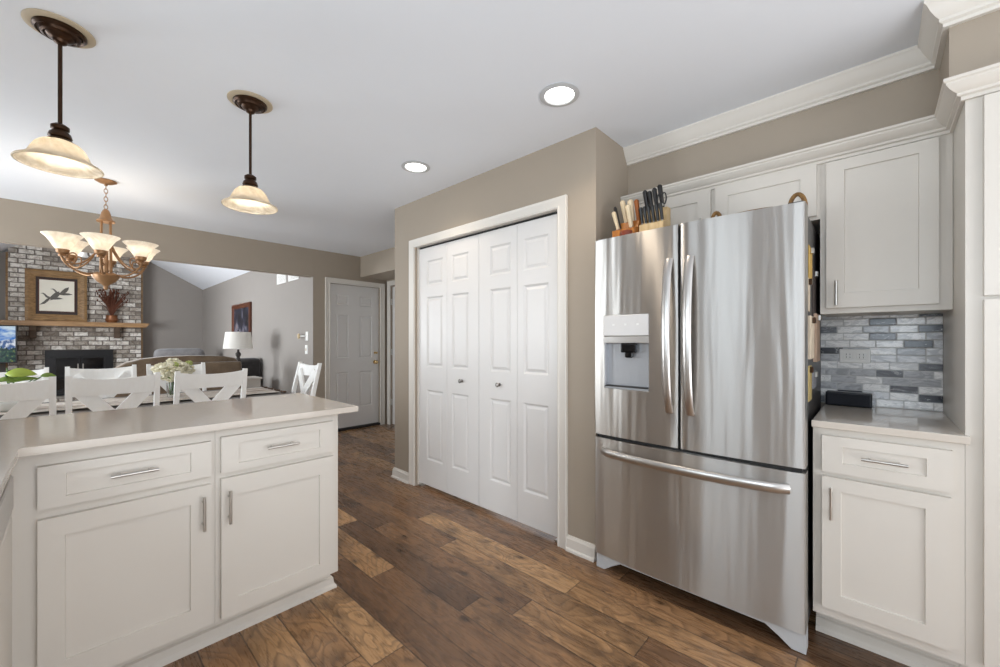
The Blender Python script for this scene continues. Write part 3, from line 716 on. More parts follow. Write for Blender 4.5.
# ================================================================ ceiling lights
for (x, y, lab) in ((1.634, 1.13, 'larger-looking recessed downlight nearest the fridge'), (1.63, 2.32, 'recessed downlight further back toward the dining space')):
    t = thing('recessed_light', (x, y, H), lab, 'ceiling light', 'recessed downlights')
    MB().lathe([(.070, -.001), (.095, -.001), (.097, -.005), (.074, -.009), (.070, -.004)], (x, y, H), 36, cap=False).build('trim_ring', PLGREY, t, smooth=True)
    MB().lathe([(.071, -.002), (.05, -.003), (0, -.003)], (x, y, H), 32, cap=False).build('lens', CANLENS, t)
    spot('recessed_light_beam', (x, y, H-.02), 14)
for (x, y, lab) in ((-.026, 2.30, 'larger-looking alabaster pendant lamp at the upper left'), (.620, 2.30, 'alabaster pendant lamp over the open end of the peninsula')):
    t = thing('pendant_lamp', (x, y, H), lab, 'pendant lamp', 'pendants over the peninsula')
    MB().lathe([(0, -.001), (.098, -.001), (.098, -.005), (.088, -.009), (.07, -.009), (0, -.009)], (x, y, H), 40).build('medallion', MEDAL, t, smooth=True)
    MB().lathe([(.074, -.008), (.074, -.016), (.066, -.024), (.060, -.020), (.054, -.030), (.046, -.034), (.042, -.029), (.034, -.040), (.022, -.046), (.018, -.055), (.008, -.062), (0, -.062)], (x, y, H), 36).build('canopy', BRONZE, t, smooth=True, auto=30)
    MB().tube([(x, y, H-.05), (x, y, 2.06)], .0065, 10).build('rod', BRONZE, t, smooth=True)
    MB().lathe([(0, 2.075), (.016, 2.07), (.026, 2.062), (.026, 2.05), (.020, 2.045), (.030, 2.035), (.034, 2.02), (.028, 2.014), (.036, 2.008), (.038, 1.998), (0, 1.998)], (x, y, 0), 28).build('socket_cap', BRONZE, t, smooth=True, auto=30)
    pr_ = [(.034, 2.004), (.040, 2.003), (.055, 1.996), (.068, 1.982), (.078, 1.962), (.086, 1.942), (.100, 1.928), (.118, 1.918), (.122, 1.912), (.120, 1.909)]
    full = pr_+[(r-.004, z+.001) for r, z in reversed(pr_)]
    MB().lathe([(r, z) for r, z in full]+[full[0]], (x, y, 0), 48, cap=False).build('lamp_shade', ALAB, t, smooth=True)
    MB().ball((x, y, 1.978), .016, 2, (1, 1, 1.2)).build('bulb', BULB, t, smooth=True)
    point('pendant_bulb_light', (x, y, 1.95), 1.2, (1, .9, .78), r=.02)
# chandelier
cx, cy = .184, 4.22
t = thing('chandelier', (cx, cy, H), 'six-light antique copper chandelier with frosted upward cups over the table', 'chandelier')
MB().lathe([(0, 0), (.06, -.001), (.062, -.008), (.04, -.02), (.012, -.026), (.008, -.04), (0, -.04)], (cx, cy, H), 30).build('canopy', COPPERB, t, smooth=True)
b = MB(); z = H-.035; i = 0
while z > 2.225:
    pts = []
    for k in range(12):
        a = 2*PI*k/12; dx = .010*math.cos(a); dz = .020*math.sin(a)
        pts.append((cx+(dx if i % 2 else 0), cy+(0 if i % 2 else dx), z-.014+dz))
    b.tube(pts, .0024, 5, closed=True); z -= .030; i += 1
b.build('chain', COPPERB, t, smooth=True)
MB().lathe([(0, 2.225), (.012, 2.222), (.018, 2.215), (.026, 2.195), (.032, 2.165), (.040, 2.148), (.052, 2.138), (.052, 2.128), (0, 2.128)], (cx, cy, 0), 28).build('bell_cap', COPPERB, t, smooth=True)
for k in range(4):
    a = PI/4+PI/2*k; MB().tube([(cx+.034*math.cos(a), cy+.034*math.sin(a), 2.13), (cx+.040*math.cos(a), cy+.040*math.sin(a), 1.75)], .007, 8).build('rod', COPPERB, t, smooth=True)
MB().lathe([(.012, 1.97), (.014, 1.96), (.014, 1.75), (.012, 1.74)], (cx, cy, 0), 14).build('column', COPPERB, t, smooth=True)
MB().lathe([(0, 1.742), (.074, 1.738), (.080, 1.728), (.072, 1.708), (.050, 1.680), (.026, 1.662), (.012, 1.648), (.014, 1.636), (.008, 1.622), (0, 1.616)], (cx, cy, 0), 32).build('bottom_bowl', COPPERB, t, smooth=True)
def bez(P, n=18):
    out = []
    for i in range(n+1):
        k = i/n; q = [Vector(p) for p in P]
        while len(q) > 1: q = [a.lerp(b_, k) for a, b_ in zip(q, q[1:])]
        out.append(q[0])
    return out
for k in range(6):
    a = math.radians(-99+60*k); ca, sa = math.cos(a), math.sin(a)
    def R(r, z, off=0): return (cx+r*ca-off*sa, cy+r*sa+off*ca, z)
    arm = MB(); RR = .235
    arm.tube(bez([R(.045, 1.745), R(.12, 1.70), R(.20, 1.74), R(.252, 1.80), R(.24, 1.842)]), .0064, 8)
    arm.tube(bez([R(.03, 1.96, .012), R(.075, 1.84, .012), R(.15, 1.75, .012), R(.225, 1.76, .012), R(.245, 1.835, .0)]), .0056, 8)
    arm.tube(bez([R(.19, 1.77), R(.14, 1.83), R(.155, 1.89), R(.205, 1.87), R(.215, 1.82)]), .0048, 6)
    arm_o = arm.build('arm', COPPERB, t, smooth=True)
    px, py, _ = R(RR, 0)
    MB().lathe([(0, 1.825), (.020, 1.827), (.024, 1.835), (.018, 1.842), (.032, 1.852), (.036, 1.872), (.032, 1.877), (0, 1.877)], (px, py, 0), 20).build('socket_cup', COPPERB, arm_o, smooth=True)
    pr_ = [(.032, 1.872), (.038, 1.878), (.050, 1.898), (.062, 1.922), (.080, 1.950), (.100, 1.970), (.104, 1.975)]
    full = pr_+[(r-.004, z+.002) for r, z in reversed(pr_)]
    MB().lathe(full+[full[0]], (px, py, 0), 32, cap=False).build('cup_shade', ALABC, arm_o, smooth=True)
    MB().ball((px, py, 1.92), .018, 2).build('bulb', BULB, arm_o, smooth=True)
    point('chandelier_bulb_light', (px, py, 1.945), .5, (1, .88, .74), r=.04)

# ================================================================ dining set
TZ = .76; TX0, TX1, TY0, TY1 = -1.0, 1.40, 3.80, 4.72
t = thing('dining_table', (.2, 4.26, 0), 'long dark wooden dining table behind the peninsula', 'table')
MB().box(TX0, TX1, TY0, TY1, TZ-.035, TZ, .004).build('tabletop', TABLEW, t)
MB().box(TX0+.1, TX1-.1, TY0+.14, TY1-.14, TZ-.10, TZ-.036).build('apron', TABLEW, t)
for x in (-.62, .995):
    MB().box(x-.05, x+.05, 4.16, 4.36, .07, TZ-.10, .006).build('pedestal', TABLEW, t); MB().box(x-.04, x+.04, 4.10, 4.42, 0, .07, .008).build('foot', TABLEW, t)
def m_runner():
    q = NT('woven_rag_runner'); x, y, z = q.sep(q.pos())
    st = q.noise(q.comb(q.math('MULTIPLY', x, 2.2), q.math('MULTIPLY', y, 26), 0), 1.0, 4, .6, .5)
    fine = q.noise(q.pos(), 160, 3)
    q.set(q.mix(q.math('MULTIPLY', fine, .25), q.ramp(st, [(.36, rgb(138, 118, 102)), (.46, rgb(196, 182, 168)), (.54, rgb(236, 231, 224)), (.66, rgb(168, 148, 130))]), rgb(120, 108, 96)), .9)
    q.bump(st, .5, .004); return q.m
RUN = m_runner()
b = MB(); n = 60; g = [[None]*13 for _ in range(n+1)]
for i in range(n+1):
    for j in range(13):
        x = TX0+.08+(TX1-TX0-.16)*i/n; y = 4.00+.52*j/12+.006*math.sin(i*.9)*(1 if j in (0, 12) else 0)
        g[i][j] = b.b.verts.new((x, y, TZ+.010+.004*noise.noise(Vector((x*6, y*14, 0)))))
for i in range(n):
    for j in range(12): b.b.faces.new((g[i][j], g[i+1][j], g[i+1][j+1], g[i][j+1]))
ro = b.build('table_runner', RUN, loc=(.2, 4.26, TZ), smooth=True)
md = ro.modifiers.new('thick', 'SOLIDIFY'); md.thickness = .003; md.offset = 1
tag(ro, 'cream and brown woven runner along the dining table', 'table runner')
for yy in (4.0, 4.17, 4.35, 4.52):
    p = MB(); p.ball((TX1-.07, yy, TZ+.012), .010, 2); p.tube([(TX1-.068, yy, TZ+.01), (TX1-.03, yy, TZ+.005)], [.006, .010], 8)
    p.build('tassel', plain('brown_tassel', rgb(88, 66, 50), .9) if 'brown_tassel' not in bpy.data.materials else bpy.data.materials['brown_tassel'], ro, smooth=True)

def make_chair():
    """faces +Y, back at y=-.21"""
    t = thing('dining_chair', (0, 0, 0), None, 'chair', 'white cross-back dining chairs')
    Wd = .205
    for s_ in (-1, 1):
        b = MB(); x = s_*Wd
        pts = [(-.215, 0, .036), (-.195, .25, .038), (-.19, .46, .040), (-.235, .75, .036), (-.298, 1.025, .030)]
        poly = [(y-w/2, z) for y, z, w in pts]+[(y+w/2, z) for y, z, w in reversed(pts)]
        b.prism(poly, lambda u, v, d: (d, u, v), x-.014, x+.014); b.build('back_post', CHAIRW, t)
        b = MB(); b.prism([(x-.020, .44), (x+.020, .44), (x+.014, 0), (x-.014, 0)], lambda u, v, d: (u, d, v), .185, .221); b.build('leg', CHAIRW, t)
    b = MB(); b.prism([(-.225, -.185), (.225, -.185), (.235, .235), (-.235, .235)], lambda u, v, d: (u, v, d), .44, .468)
    bmesh.ops.bevel(b.b, geom=list(b.b.edges), offset=.006, segments=2, profile=.5, affect='EDGES'); b.build('seat', CHAIRW, t)
    b = MB(); b.box(-.19, .19, .19, .21, .375, .44); b.build('seat_rail', CHAIRW, t)
    # curved top rail
    b = MB(); N = 12; rings = []
    for i in range(N+1):
        k = -1+2*i/N; x = k*(Wd-.014); bow = .022*(1-k*k); zt = 1.012-.016*(1-k*k); zb = .893+.004*(1-k*k)
        yb = lambda z: -.235-.23*(z-.75)-bow
        rings.append(b.ring([(x, yb(zb)-.011, zb), (x, yb(zt)-.011, zt), (x, yb(zt)+.011, zt), (x, yb(zb)+.011, zb)]))
    for a, c in zip(rings, rings[1:]): b.bridge(a, c)
    b.b.faces.new(rings[0]); b.b.faces.new(rings[-1]); b.build('top_rail', CHAIRW, t)
    b = MB(); b.bar((-.168, -.2765, .944), (.185, -.196, .485), .080, .018); b.build('cross_slat', CHAIRW, t)
    b = MB(); b.bar((.168, -.2770, .944), (-.185, -.1965, .485), .080, .018); b.build('cross_slat', CHAIRW, t)
    b = MB(); b.box(-.19, .19, -.205, -.185, .470, .50); b.build('lower_rail', CHAIRW, t)
    for s_ in (-1, 1): MB().box(s_*Wd-.011, s_*Wd+.011, -.18, .19, .19, .215).build('stretcher', CHAIRW, t)
    return t
ch = make_chair()
spots = [((.717, 3.85), 0, 'white cross-back chair at the near side of the table, nearest the entry door'),
         ((.200, 3.85), 0, 'white cross-back chair in the middle of the near side of the table'),
         ((-.275, 3.85), 0, 'white cross-back chair at the near side, cut by the left edge'),
         ((.697, 4.58), PI, 'white cross-back chair at the far side of the table behind the flowers'),
         ((.190, 4.58), PI, 'white cross-back chair in the middle of the far side, before the fireplace'),
         ((-.335, 4.58), PI, 'white cross-back chair at the far side behind the green plant'),
         ((1.33, 4.09), PI/2+.06, 'white cross-back chair at the right end of the table near the light switches')]
for i, ((x, y), rz, lab) in enumerate(spots):
    c = ch if i == 0 else dup(ch)
    c.location = (x, y, 0); c.rotation_euler = (0, 0, rz); c['label'] = lab

# flowers
GREEN = plain('leaf_green', rgb(112, 138, 52), .5, var=.3, scale=30); LIME = plain('lime_leaf', rgb(158, 176, 66), .5, var=.25, scale=30)
DGREEN = plain('stem_green', rgb(92, 124, 74), .5, var=.2); PETAL = plain('cream_petal', rgb(232, 226, 200), .6, var=.08, scale=40); PALEG = plain('pale_green_petal', rgb(188, 198, 120), .6, var=.15, scale=40)
vx, vy = .585, 4.26
t = thing('flower_vase', (vx, vy, TZ+.012), 'clear glass vase of cream and green hydrangeas on the table', 'vase of flowers')
vp = [(.034, 0), (.040, .003), (.043, .05), (.046, .12)]
MB().lathe([(0, 0)]+vp+[(r-.003, z+.001) for r, z in reversed(vp)]+[(0, .008)], (vx, vy, TZ+.013), 28, cap=False).build('glass_vase', GLASS, t, smooth=True)
b = MB(); random.seed(3)
for i in range(14):
    a = random.uniform(0, 2*PI); r = random.uniform(.005, .028)
    b.tube([(vx+r*math.cos(a), vy+r*math.sin(a), TZ+.03), (vx+r*1.6*math.cos(a+.5), vy+r*1.6*math.sin(a+.5), TZ+.17)], .003, 5)
b.build('stems', DGREEN, t)
heads = [(-.085, .02, .235, .055, 0), (-.04, -.07, .245, .06, 0), (.045, -.06, .235, .062, 0), (.095, .0, .225, .055, 0), (0, .02, .275, .058, 0), (.04, .07, .25, .055, 0), (-.05, .08, .24, .055, 0), (-.02, -.06, .165, .045, 0), (.0, -.085, .27, .026, 1), (.10, -.02, .275, .028, 1), (.02, -.07, .185, .045, 0), (.07, -.05, .18, .045, 0), (-.07, -.04, .185, .045, 0)]
def leafshape(b, c, d, L, w, up=(0, 0, 1), fold=.25):
    c = Vector(c); d = Vector(d).normalized(); sd = d.cross(Vector(up)).normalized(); nn = sd.cross(d)
    A = []; N = 8
    for i in range(N+1):
        k = i/N; ww = w*math.sin(PI*k**.8)**.8 if 0 < k < 1 else .0008
        m = c+d*L*k+nn*(.12*L*math.sin(PI*k)); A.append([b.b.verts.new(m+sd*ww+nn*ww*fold), b.b.verts.new(m), b.b.verts.new(m-sd*ww+nn*ww*fold)])
    for p, q in zip(A, A[1:]):
        for j in (0, 1): b.b.faces.new((p[j], p[j+1], q[j+1], q[j]))
for (dx, dy, dz, r, g_) in heads:
    b = MB()
    for k in range(46):
        v = Vector([random.gauss(0, 1) for _ in range(3)]).normalized()
        b.ball((vx+dx+v.x*r*.8, vy+dy+v.y*r*.8, TZ+dz+.013+v.z*r*.72), r*.27, 1, (1, 1, .8), .5, k)
    b.build('bloom', PALEG if g_ else PETAL, t, smooth=True)
b = MB()
for a in (0, .9, 2.2, 3.4, 4.4, 5.4): leafshape(b, (vx+.03*math.cos(a), vy+.03*math.sin(a), TZ+.165), (math.cos(a), math.sin(a), .1), .09, .028)
lo = b.build('leaves', GREEN, t); sm = lo.modifiers.new('s', 'SOLIDIFY'); sm.thickness = .0015
# green plant in white bowl
gx, gy = -.27, 4.20
t = thing('potted_plant', (gx, gy, TZ+.012), 'green leafy stems in a round white marbled bowl at the left edge', 'plant')
MB().lathe([(0, 0), (.05, 0), (.09, .02), (.115, .06), (.105, .10), (.08, .125), (.075, .122), (.095, .095), (.10, .06), (.08, .03), (0, .015)], (gx, gy, TZ+.013), 32, cap=False).build('bowl', plain('white_marbled_ceramic', rgb(222, 222, 218), .2, var=.12, scale=10), t, smooth=True)
b = MB()
leafshape(b, (-.285, 4.12, 1.02), (1, -.1, -.06), .135, .036, up=(0, -.75, .6), fold=.15); 
lo = b.build('big_leaf', LIME, t, smooth=True); sm = lo.modifiers.new('s', 'SOLIDIFY'); sm.thickness = .004
b = MB(); leafshape(b, (-.135, 4.12, 1.0), (1, -.1, -.08), .07, .018, up=(0, -.75, .6)); leafshape(b, (-.33, 4.14, .975), (1, 0, .06), .12, .02, up=(0, -.75, .6)); leafshape(b, (-.28, 4.13, .965), (1, 0, .12), .14, .018, up=(0, -.75, .6))
lo = b.build('small_leaves', GREEN, t, smooth=True); sm = lo.modifiers.new('s', 'SOLIDIFY'); sm.thickness = .004
b = MB()
for (x1_, z1_) in ((-.13, .998), (-.285, 1.02), (-.33, .98), (-.24, 1.04), (-.16, .99), (-.28, 1.06)): b.tube([(gx, gy, TZ+.04), ((gx+x1_)/2, gy-.03, (TZ+z1_)/2+.06), (x1_, 4.12, z1_)], .004, 6)
b.build('stems', DGREEN, t, smooth=True)

# ================================================================ living room
BY = 11.45  # living room shell and contents scaled down about the camera, results baked in
struct(MB().box(-.765, 1.034, BY, 11.75, 0, 3.3).build('wall_chimney', BRICK), 'whitewashed brick chimney breast', 'chimney breast')
struct(MB().box(1.034, 1.062, BY+.02, 11.75, 0, 2.98).box(-.795, -.765, BY+.02, 11.75, 0, 2.85).build('trim_9', OAKF), 'thin wooden edge strips beside the brick', 'trim')
# rake board where the brick meets the left roof slope
t = thing('fireplace_mantel', (.2, 11.3, 1.53), 'light oak mantel shelf across the brick chimney', 'mantel')
b = MB(); b.prism([(-1.12, 1.526), (1.098, 1.526), (1.159, 1.615), (-1.12, 1.615)], FV, 11.26, BY-.001); b.build('shelf', OAKM, t)
for x in (-.47, .66): MB().box(x-.045, x+.045, 11.33, BY-.001, 1.30, 1.525, .006).box(x-.045, x+.045, 11.30, 11.36, 1.43, 1.525, .006).build('corbel', plain('dark_corbel_%d' % int(x*10+20), rgb(86, 70, 56), .8, var=.3), t)
# fireplace insert
t = thing('fireplace', (.14, 11.4, 0), 'black framed fireplace with glass doors in the brick', 'fireplace')
BLK = plain('black_iron', rgb(30, 30, 32), .45, .4); 
fx0, fx1, fz1 = -.322, .603, 1.066
b = MB(); b.box(fx0, fx1, 11.38, 11.449, fz1-.13, fz1, .005).box(fx0, fx0+.12, 11.38, 11.449, .25, fz1-.13).box(fx1-.12, fx1, 11.38, 11.449, .25, fz1-.13).box(fx0, fx1, 11.38, 11.449, .2, .28); b.build('surround', BLK, t)
b = MB(); b.box(fx0+.12, fx1-.12, 11.435, 11.449, .28, fz1-.13); b.build('firebox', plain('soot', rgb(16, 15, 15), .9), t)
for a, c in ((fx0+.12, .136), (.146, fx1-.12)):
    f = MB(); f.box(a, c, 11.39, 11.41, fz1-.155, fz1-.13).box(a, c, 11.39, 11.41, .28, .31).box(a, a+.02, 11.39, 11.41, .31, fz1-.155).box(c-.02, c, 11.39, 11.41, .31, fz1-.155); fo = f.build('glass_door', BLK, t)
    MB().box(a+.02, c-.02, 11.397, 11.402, .31, fz1-.155).build('glass_pane', BLACKG, fo)
    MB().box((c-.04 if a < 0 else a+.02), (c-.02 if a < 0 else a+.04), 11.37, 11.39, .62, .80, .004).build('handle', NICKEL, fo)
struct(MB().box(-.765, 1.034, 11.05, 11.449, 0, .19).build('trim_10', BRICK), 'raised brick hearth', 'hearth')
# framed geese print
t = thing('framed_print', (-.17, 11.40, 1.62), 'rustic wood framed print of two flying geese over the mantel', 'picture')
px0, px1, pz0, pz1 = -.566, .231, 1.617, 2.577
Fp = FY(11.42)
def frame(t, F, u0, u1, v0, v1, wd, dep, m, name='frame'):
    b = MB(); pr = [(0, 0), (0, dep), (wd*.3, dep*1.25), (wd*.7, dep*.9), (wd, dep*.5), (wd, 0)]
    P = [(u0, v0), (u0, v1), (u1, v1), (u1, v0)]
    rings = []
    for (u, v), (su, sv) in zip(P, ((1, 1), (1, -1), (-1, -1), (-1, 1))): rings.append(b.ring([F(u+su*q, v+sv*q, d) for q, d in pr]))
    for i in range(4): b.bridge(rings[i], rings[(i+1) % 4])
    return b.build(name, m, t)
frame(t, Fp, px0, px1, pz0, pz1, .13, .05, OAKF)
MB().box(px0+.11, px1-.11, 11.405, 11.425, pz0+.11, pz1-.11).build('mat', plain('dark_mat', rgb(58, 48, 46), .8), t)
MB().box(px0+.172, px1-.172, 11.398, 11.404, pz0+.19, pz1-.18).build('paper', plain('cream_paper', rgb(226, 221, 206), .8), t)
INK = plain('goose_grey', rgb(98, 94, 88), .9, var=.5, scale=40)
def goose(cx_, cz_, s, flip):
    b = MB(); f = lambda u, v, d: (cx_+flip*u*s, 11.397-d, cz_+v*s)
    b.prism([(.34, .0), (.22, .05), (.08, .06), (-.04, .05), (-.12, .09), (-.20, .19), (-.25, .22), (-.33, .19), (-.26, .18), (-.22, .13), (-.17, .04), (-.08, -.03), (.06, -.05), (.22, -.03)][::-1], f, 0, .003)
    b.prism([(-.06, .03), (.02, .16), (.10, .26), (.22, .32), (.20, .20), (.15, .10), (.08, .03)], f, .003, .006)
    b.prism([(-.04, .0), (-.10, -.12), (-.20, -.24), (-.36, -.30), (-.24, -.16), (-.14, -.02)], f, .001, .004)
    return b
goose(-.235, 2.05, .44, 1).build('goose_drawing', INK, t); goose(-.11, 2.14, .44, 1).build('goose_drawing', INK, t)
frame(t, FY(11.40), px0+.162, px1-.162, pz0+.18, pz1-.17, .012, .006, MAHOG, 'fillet')
# dried twigs in pot
t = thing('dried_arrangement', (.58, 11.35, 1.615), 'spray of dried russet twigs in a small copper pot on the mantel', 'dried flowers')
MB().lathe([(0, 0), (.07, 0), (.10, .05), (.085, .12), (.095, .145), (.08, .15), (0, .13)], (.58, 11.35, 1.616), 24).build('pot', plain('copper_pot', rgb(132, 84, 52), .4, .4), t, smooth=True)
b = MB(); random.seed(11)
for i in range(90):
    a = random.uniform(0, 2*PI); s_ = random.random()**.7*.25; L = random.uniform(.35, .62)*(1-.35*s_)
    e = (.58+s_*math.cos(a), 11.33+s_*.3*math.sin(a), 1.735+L*.94)
    b.tube([(.58, 11.35, 1.735), (.58+s_*.35*math.cos(a), 11.345, 1.735+L*.5), e], [.006, .006, .003], 4)
    b.ball(e, .012, 1, (1, 1, 2))
tag(b.build('twigs', plain('russet_twig', rgb(92, 52, 34), .9, var=.4), t), kind='stuff')
# television with landscape
t = thing('television', (-1.13, 10.8, .55), 'television showing a snowy mountain and forest at the left edge', 'television')
MB().box(-1.58, -.62, 10.8, 10.84, .865, 1.512, .004).build('casing', BLK, t)
def m_tv():
    q = NT('mountain_screen'); x, y, z = q.sep(q.pos())
    h = q.math('DIVIDE', q.math('SUBTRACT', z, .857), .66)
    cl = q.noise(q.comb(x, 0, q.math('MULTIPLY', z, 2)), 5, 4)
    sky = q.mix(q.ramp(cl, [(.45, (0, 0, 0, 1)), (.62, (1, 1, 1, 1))]), rgb(46, 120, 206), rgb(206, 226, 240))
    ridge = q.math('ADD', q.math('MULTIPLY', q.noise(q.comb(x, 0, 0), 4, 6, .6), .5), .36)
    snow = q.ramp(q.noise(q.comb(q.math('MULTIPLY', x, 2), 0, z), 12, 5), [(.45, rgb(60, 96, 150)), (.58, rgb(226, 232, 242))])
    c = q.mix(q.math('LESS_THAN', h, ridge), sky, snow)
    fr = q.math('ADD', q.math('MULTIPLY', q.noise(q.comb(x, 0, 0), 22, 4, .7), .35), .22)
    forest = q.ramp(q.noise(q.pos(), 24, 3), [(.4, rgb(16, 44, 50)), (.6, rgb(44, 84, 70)), (.75, rgb(140, 140, 60))])
    c = q.mix(q.math('LESS_THAN', h, fr), c, forest)
    q.set((0, 0, 0, 1), .2); q.l(c, q.b.inputs['Emission Color']); q.b.inputs['Emission Strength'].default_value = .75; return q.m
MB().box(-1.56, -.64, 10.794, 10.799, .885, 1.492).build('screen', m_tv(), t)
MB().box(-1.3, -.95, 10.75, 10.9, .552, .562).box(-1.16, -1.10, 10.805, 10.83, .56, .87).build('stand', BLK, t)
tag(MB().box(-1.59, -.60, 10.65, 11.03, 0, .549, .006).build('media_console', MAHOG), 'dark low console under the television', 'console')
# sofa (seen from behind)
def m_fab(name, a, b_, sc=30):
    q = NT(name); n = q.noise(q.obj(), sc, 4, .6); f = q.noise(q.obj(), 300, 2)
    q.set(q.ramp(n, [(.3, a), (.7, b_)]), .95); q.b.inputs['Sheen Weight'].default_value = .3; q.bump(q.math('ADD', n, q.math('MULTIPLY', f, .3)), .25, .01); return q.m
BROWN = m_fab('brown_microfibre', rgb(92, 76, 60), rgb(122, 104, 84), 7); CHARC = m_fab('charcoal_leather', rgb(42, 40, 40), rgb(62, 59, 58), 9); GREYF = m_fab('grey_upholstery', rgb(104, 102, 102), rgb(128, 126, 126), 9)
def soft(b, x0, x1, y0, y1, z0, z1, r=.06): b.box(x0, x1, y0, y1, z0, z1, r, 4); return b
t = thing('sofa', (1.0, 6.8, 0), 'brown microfibre sofa with its back to the dining table', 'sofa')
b = MB(); prof = [(.34, .12), (.34, .86), (.37, .93), (.45, .985), (.58, 1.02), (.80, 1.045), (1.03, 1.05), (1.22, 1.045), (1.42, 1.035), (1.55, 1.01), (1.59, .97), (1.60, .12)]
b.prism(prof, FV, 6.42, 6.64); bmesh.ops.bevel(b.b, geom=[e for e in b.b.edges if abs(e.verts[0].co.y-e.verts[1].co.y) < 1e-4], offset=.035, segments=3, profile=.5, affect='EDGES'); b.build('backrest', BROWN, t, smooth=True, auto=50)
soft(MB(), .38, 1.56, 6.62, 7.30, .14, .46, .05).build('seat', BROWN, t, smooth=True)
for a, c in ((.32, .49), (1.45, 1.62)): soft(MB(), a, c, 6.58, 7.32, .1, .66, .07).build('arm', BROWN, t, smooth=True)
soft(MB(), 1.04, 1.61, 6.35, 6.47, .30, .965, .04).build('back_cushion', BROWN, t, smooth=True)
for x in (.40, 1.52):
    for y in (6.50, 7.22): MB().lathe([(.02, 0), (.03, .12)], (x, y, 0), 12).build('foot', BLK, t)
t = thing('armchair', (1.9, 7.8, 0), 'dark charcoal leather armchair against the grey wall behind the lamp', 'armchair')
soft(MB(), 1.62, 2.14, 7.36, 7.64, .10, .965, .08).build('backrest', CHARC, t, smooth=True)
soft(MB(), 1.66, 2.10, 7.60, 8.16, .10, .46, .05).build('seat', CHARC, t, smooth=True)
for a in (1.60, 2.02): soft(MB(), a, a+.12, 7.52, 8.12, .10, .64, .05).build('arm', CHARC, t, smooth=True)
for x in (1.68, 2.08):
    for y in (7.45, 8.05): MB().lathe([(.02, 0), (.025, .11)], (x, y, 0), 12).build('foot', BLK, t)
t = thing('armchair', (1.4, 10.0, 0), 'grey rounded recliner far behind the brown sofa', 'armchair')
soft(MB(), 1.06, 1.84, 9.68, 9.96, .12, 1.10, .14).build('backrest', GREYF, t, smooth=True)
soft(MB(), 1.09, 1.81, 9.92, 10.5, .12, .48, .06).build('seat', GREYF, t, smooth=True)
for a in (.98, 1.76): soft(MB(), a, a+.17, 9.78, 10.46, .12, .66, .07).build('arm', GREYF, t, smooth=True)
MB().box(1.05, 1.85, 9.78, 10.42, 0, .14).build('base', BLK, t)
# side table and lamp
t = thing('side_table', (1.81, 6.9, 0), 'small white side table under the lamp', 'side table')
MB().box(1.64, 1.96, 6.68, 7.04, .675, .70, .003).build('tabletop', TRIM, t); MB().box(1.66, 1.94, 6.70, 7.02, .56, .674).build('drawer', TRIM, t)
for x in (1.665, 1.905):
    for y in (6.705, 6.985): MB().box(x, x+.03, y, y+.03, 0, .562).build('leg', TRIM, t)
lx, ly = 1.695, 6.87
t = thing('table_lamp', (lx, ly, .70), 'table lamp with white drum shade and dark turned base', 'lamp')
MB().lathe([(0, 0), (.07, 0), (.075, .015), (.05, .03), (.022, .05), (.03, .08), (.043, .14), (.046, .20), (.03, .27), (.020, .30), (.034, .33), (.034, .36), (.016, .38), (.012, .42), (0, .42)], (lx, ly, .701), 24).build('base', plain('smoky_lamp_base', rgb(62, 58, 56), .25), t, smooth=True)
MB().tube([(lx, ly, 1.10), (lx, ly, 1.38)], .004, 6).build('harp', NICKEL, t); MB().ball((lx, ly, 1.39), .012, 2).build('finial', BLK, t)
pr_ = [(.192, 1.13), (.188, 1.135), (.160, 1.368), (.158, 1.371)]
MB().lathe(pr_+[(r-.004, z) for r, z in reversed(pr_)]+[pr_[0]], (lx, ly, 0), 40, cap=False).build('lamp_shade', plain('white_linen', rgb(226, 222, 214), .8, var=.03, scale=60), t, smooth=True)
# picture on right wall
t = thing('framed_picture', (2.16, 8.51, 1.15), 'dark picture in a mahogany frame on the grey wall above the lamp', 'picture')
Fr = FX(2.165); frame(t, Fr, -9.07, -7.95, 1.135, 1.925, .08, .035, MAHOG)
q = NT('dark_painting'); n = q.noise(q.pos(), 4, 4, .6, .5); q.set(q.ramp(n, [(.38, rgb(18, 18, 26)), (.55, rgb(44, 46, 62)), (.66, rgb(120, 118, 130)), (.8, rgb(150, 92, 40))]), .3)
MB().box(2.152, 2.16, 8.02, 9.0, 1.20, 1.86).build('painting', q.m, t)
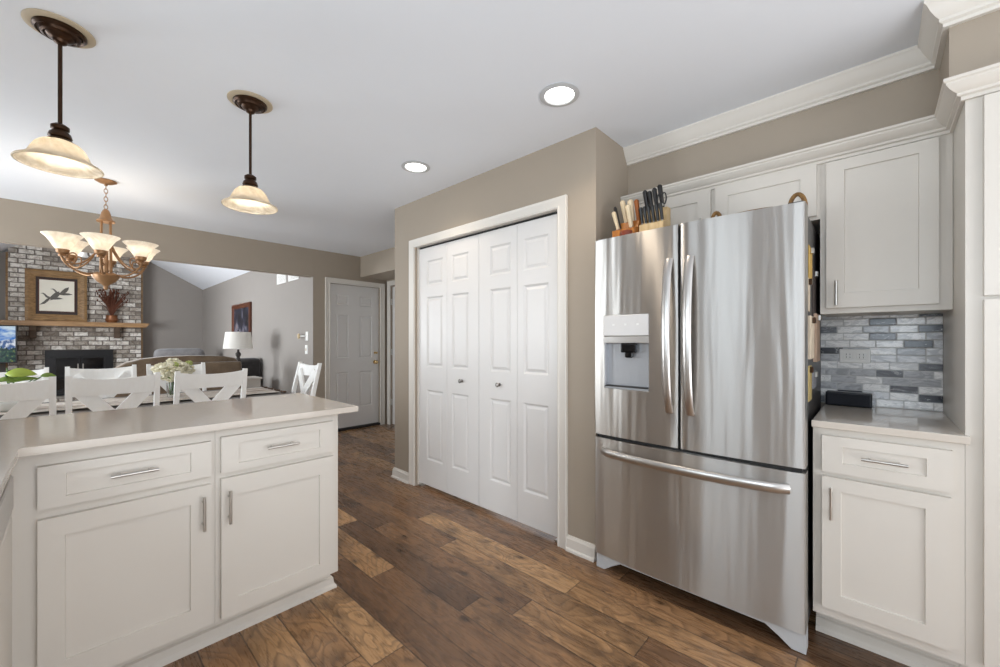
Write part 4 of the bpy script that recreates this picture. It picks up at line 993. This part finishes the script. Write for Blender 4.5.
# switches
def plate(y, z, lab, kind):
    t = thing('wall_plate', (2.168, y, z), lab, 'switch')
    MB().box(2.160, 2.168, y-.038, y+.038, z-.06, z+.06, .002).build('plate', WHITEP, t)
    MB().box(2.153, 2.1605, y-.008, y+.008, z-.016, z+.016, .001).build('toggle', MEDAL if kind else WHITEP, t)
plate(5.555, 1.305, 'upper white switch plate at the end of the grey wall', 0); plate(5.575, 1.125, 'lower white plate under the switch on the grey wall', 1)
t = thing('wall_sensor', (2.168, 5.70, 1.30), 'small round beige knob on a bracket beside the upper switch', 'sensor')
MB().tube([(2.168, 5.64, 1.305), (2.13, 5.69, 1.305)], .010, 8).build('bracket', WHITEP, t)
MB().ball((2.12, 5.72, 1.305), .032, 2, (.6, 1, 1.2)).build('head', plain('beige_plastic', rgb(206, 184, 148), .5), t, smooth=True)
for ya, yb, lab in ((6.31, 6.69, 'white air vent grille on the grey wall, further from the opening'), (5.84, 6.22, 'white air vent grille on the grey wall, nearer the opening')):
    t = thing('air_vent', (2.168, (ya+yb)/2, 2.10), lab, 'vent', 'air vents high on the grey wall')
    frame(t, FX(2.167), -yb, -ya, 2.10, 2.26, .02, .008, WHITEP)
    b = MB()
    for i in range(7): z = 2.118+.019*i; b.bar((2.160, ya+.015, z), (2.160, yb-.015, z), .016, .002, nrm=(.8, 0, .6))
    b.build('louvres', WHITEP, t)
# ceiling fan light kit in the living room
fx, fy = .19, 8.45
t = thing('ceiling_fan', (fx, fy, 3.5), 'dark ceiling fan with white tulip glasses in the living room', 'ceiling fan')
MB().tube([(fx, fy, 3.55), (fx, fy, 2.78)], .014, 8).build('rod', BRONZE, t); MB().lathe([(0, 2.84), (.06, 2.82), (.10, 2.77), (.10, 2.68), (.06, 2.64), (.04, 2.58), (0, 2.57)], (fx, fy, 0), 24).build('motor', BRONZE, t, smooth=True)
for k in range(5):
    a = 2*PI*k/5+.3; b = MB(); b.bar((fx+.12*math.cos(a), fy+.12*math.sin(a), 2.70), (fx+.62*math.cos(a), fy+.62*math.sin(a), 2.70), .12, .008, nrm=(-.2*math.sin(a), .2*math.cos(a), 1)); b.build('blade', MAHOG, t)
for k in range(4):
    a = PI/2*k+.4; ex, ey = fx+.11*math.cos(a), fy+.11*math.sin(a)
    M_ = Matrix.Translation((ex, ey, 2.60)) @ Matrix.Rotation(a, 4, 'Z') @ Matrix.Rotation(math.radians(140), 4, 'Y')
    MB().lathe([(.02, 0), (.035, .02), (.045, .06), (.055, .09), (.07, .105), (.066, .105), (.05, .09), (.04, .06), (.03, .02), (.015, .004)], (0, 0, 0), 20, M=M_, cap=False).build('tulip_glass', WHITEP, t, smooth=True)
    MB().tube([(fx+.03*math.cos(a), fy+.03*math.sin(a), 2.61), (ex, ey, 2.60)], .010, 8).build('arm', BRONZE, t)
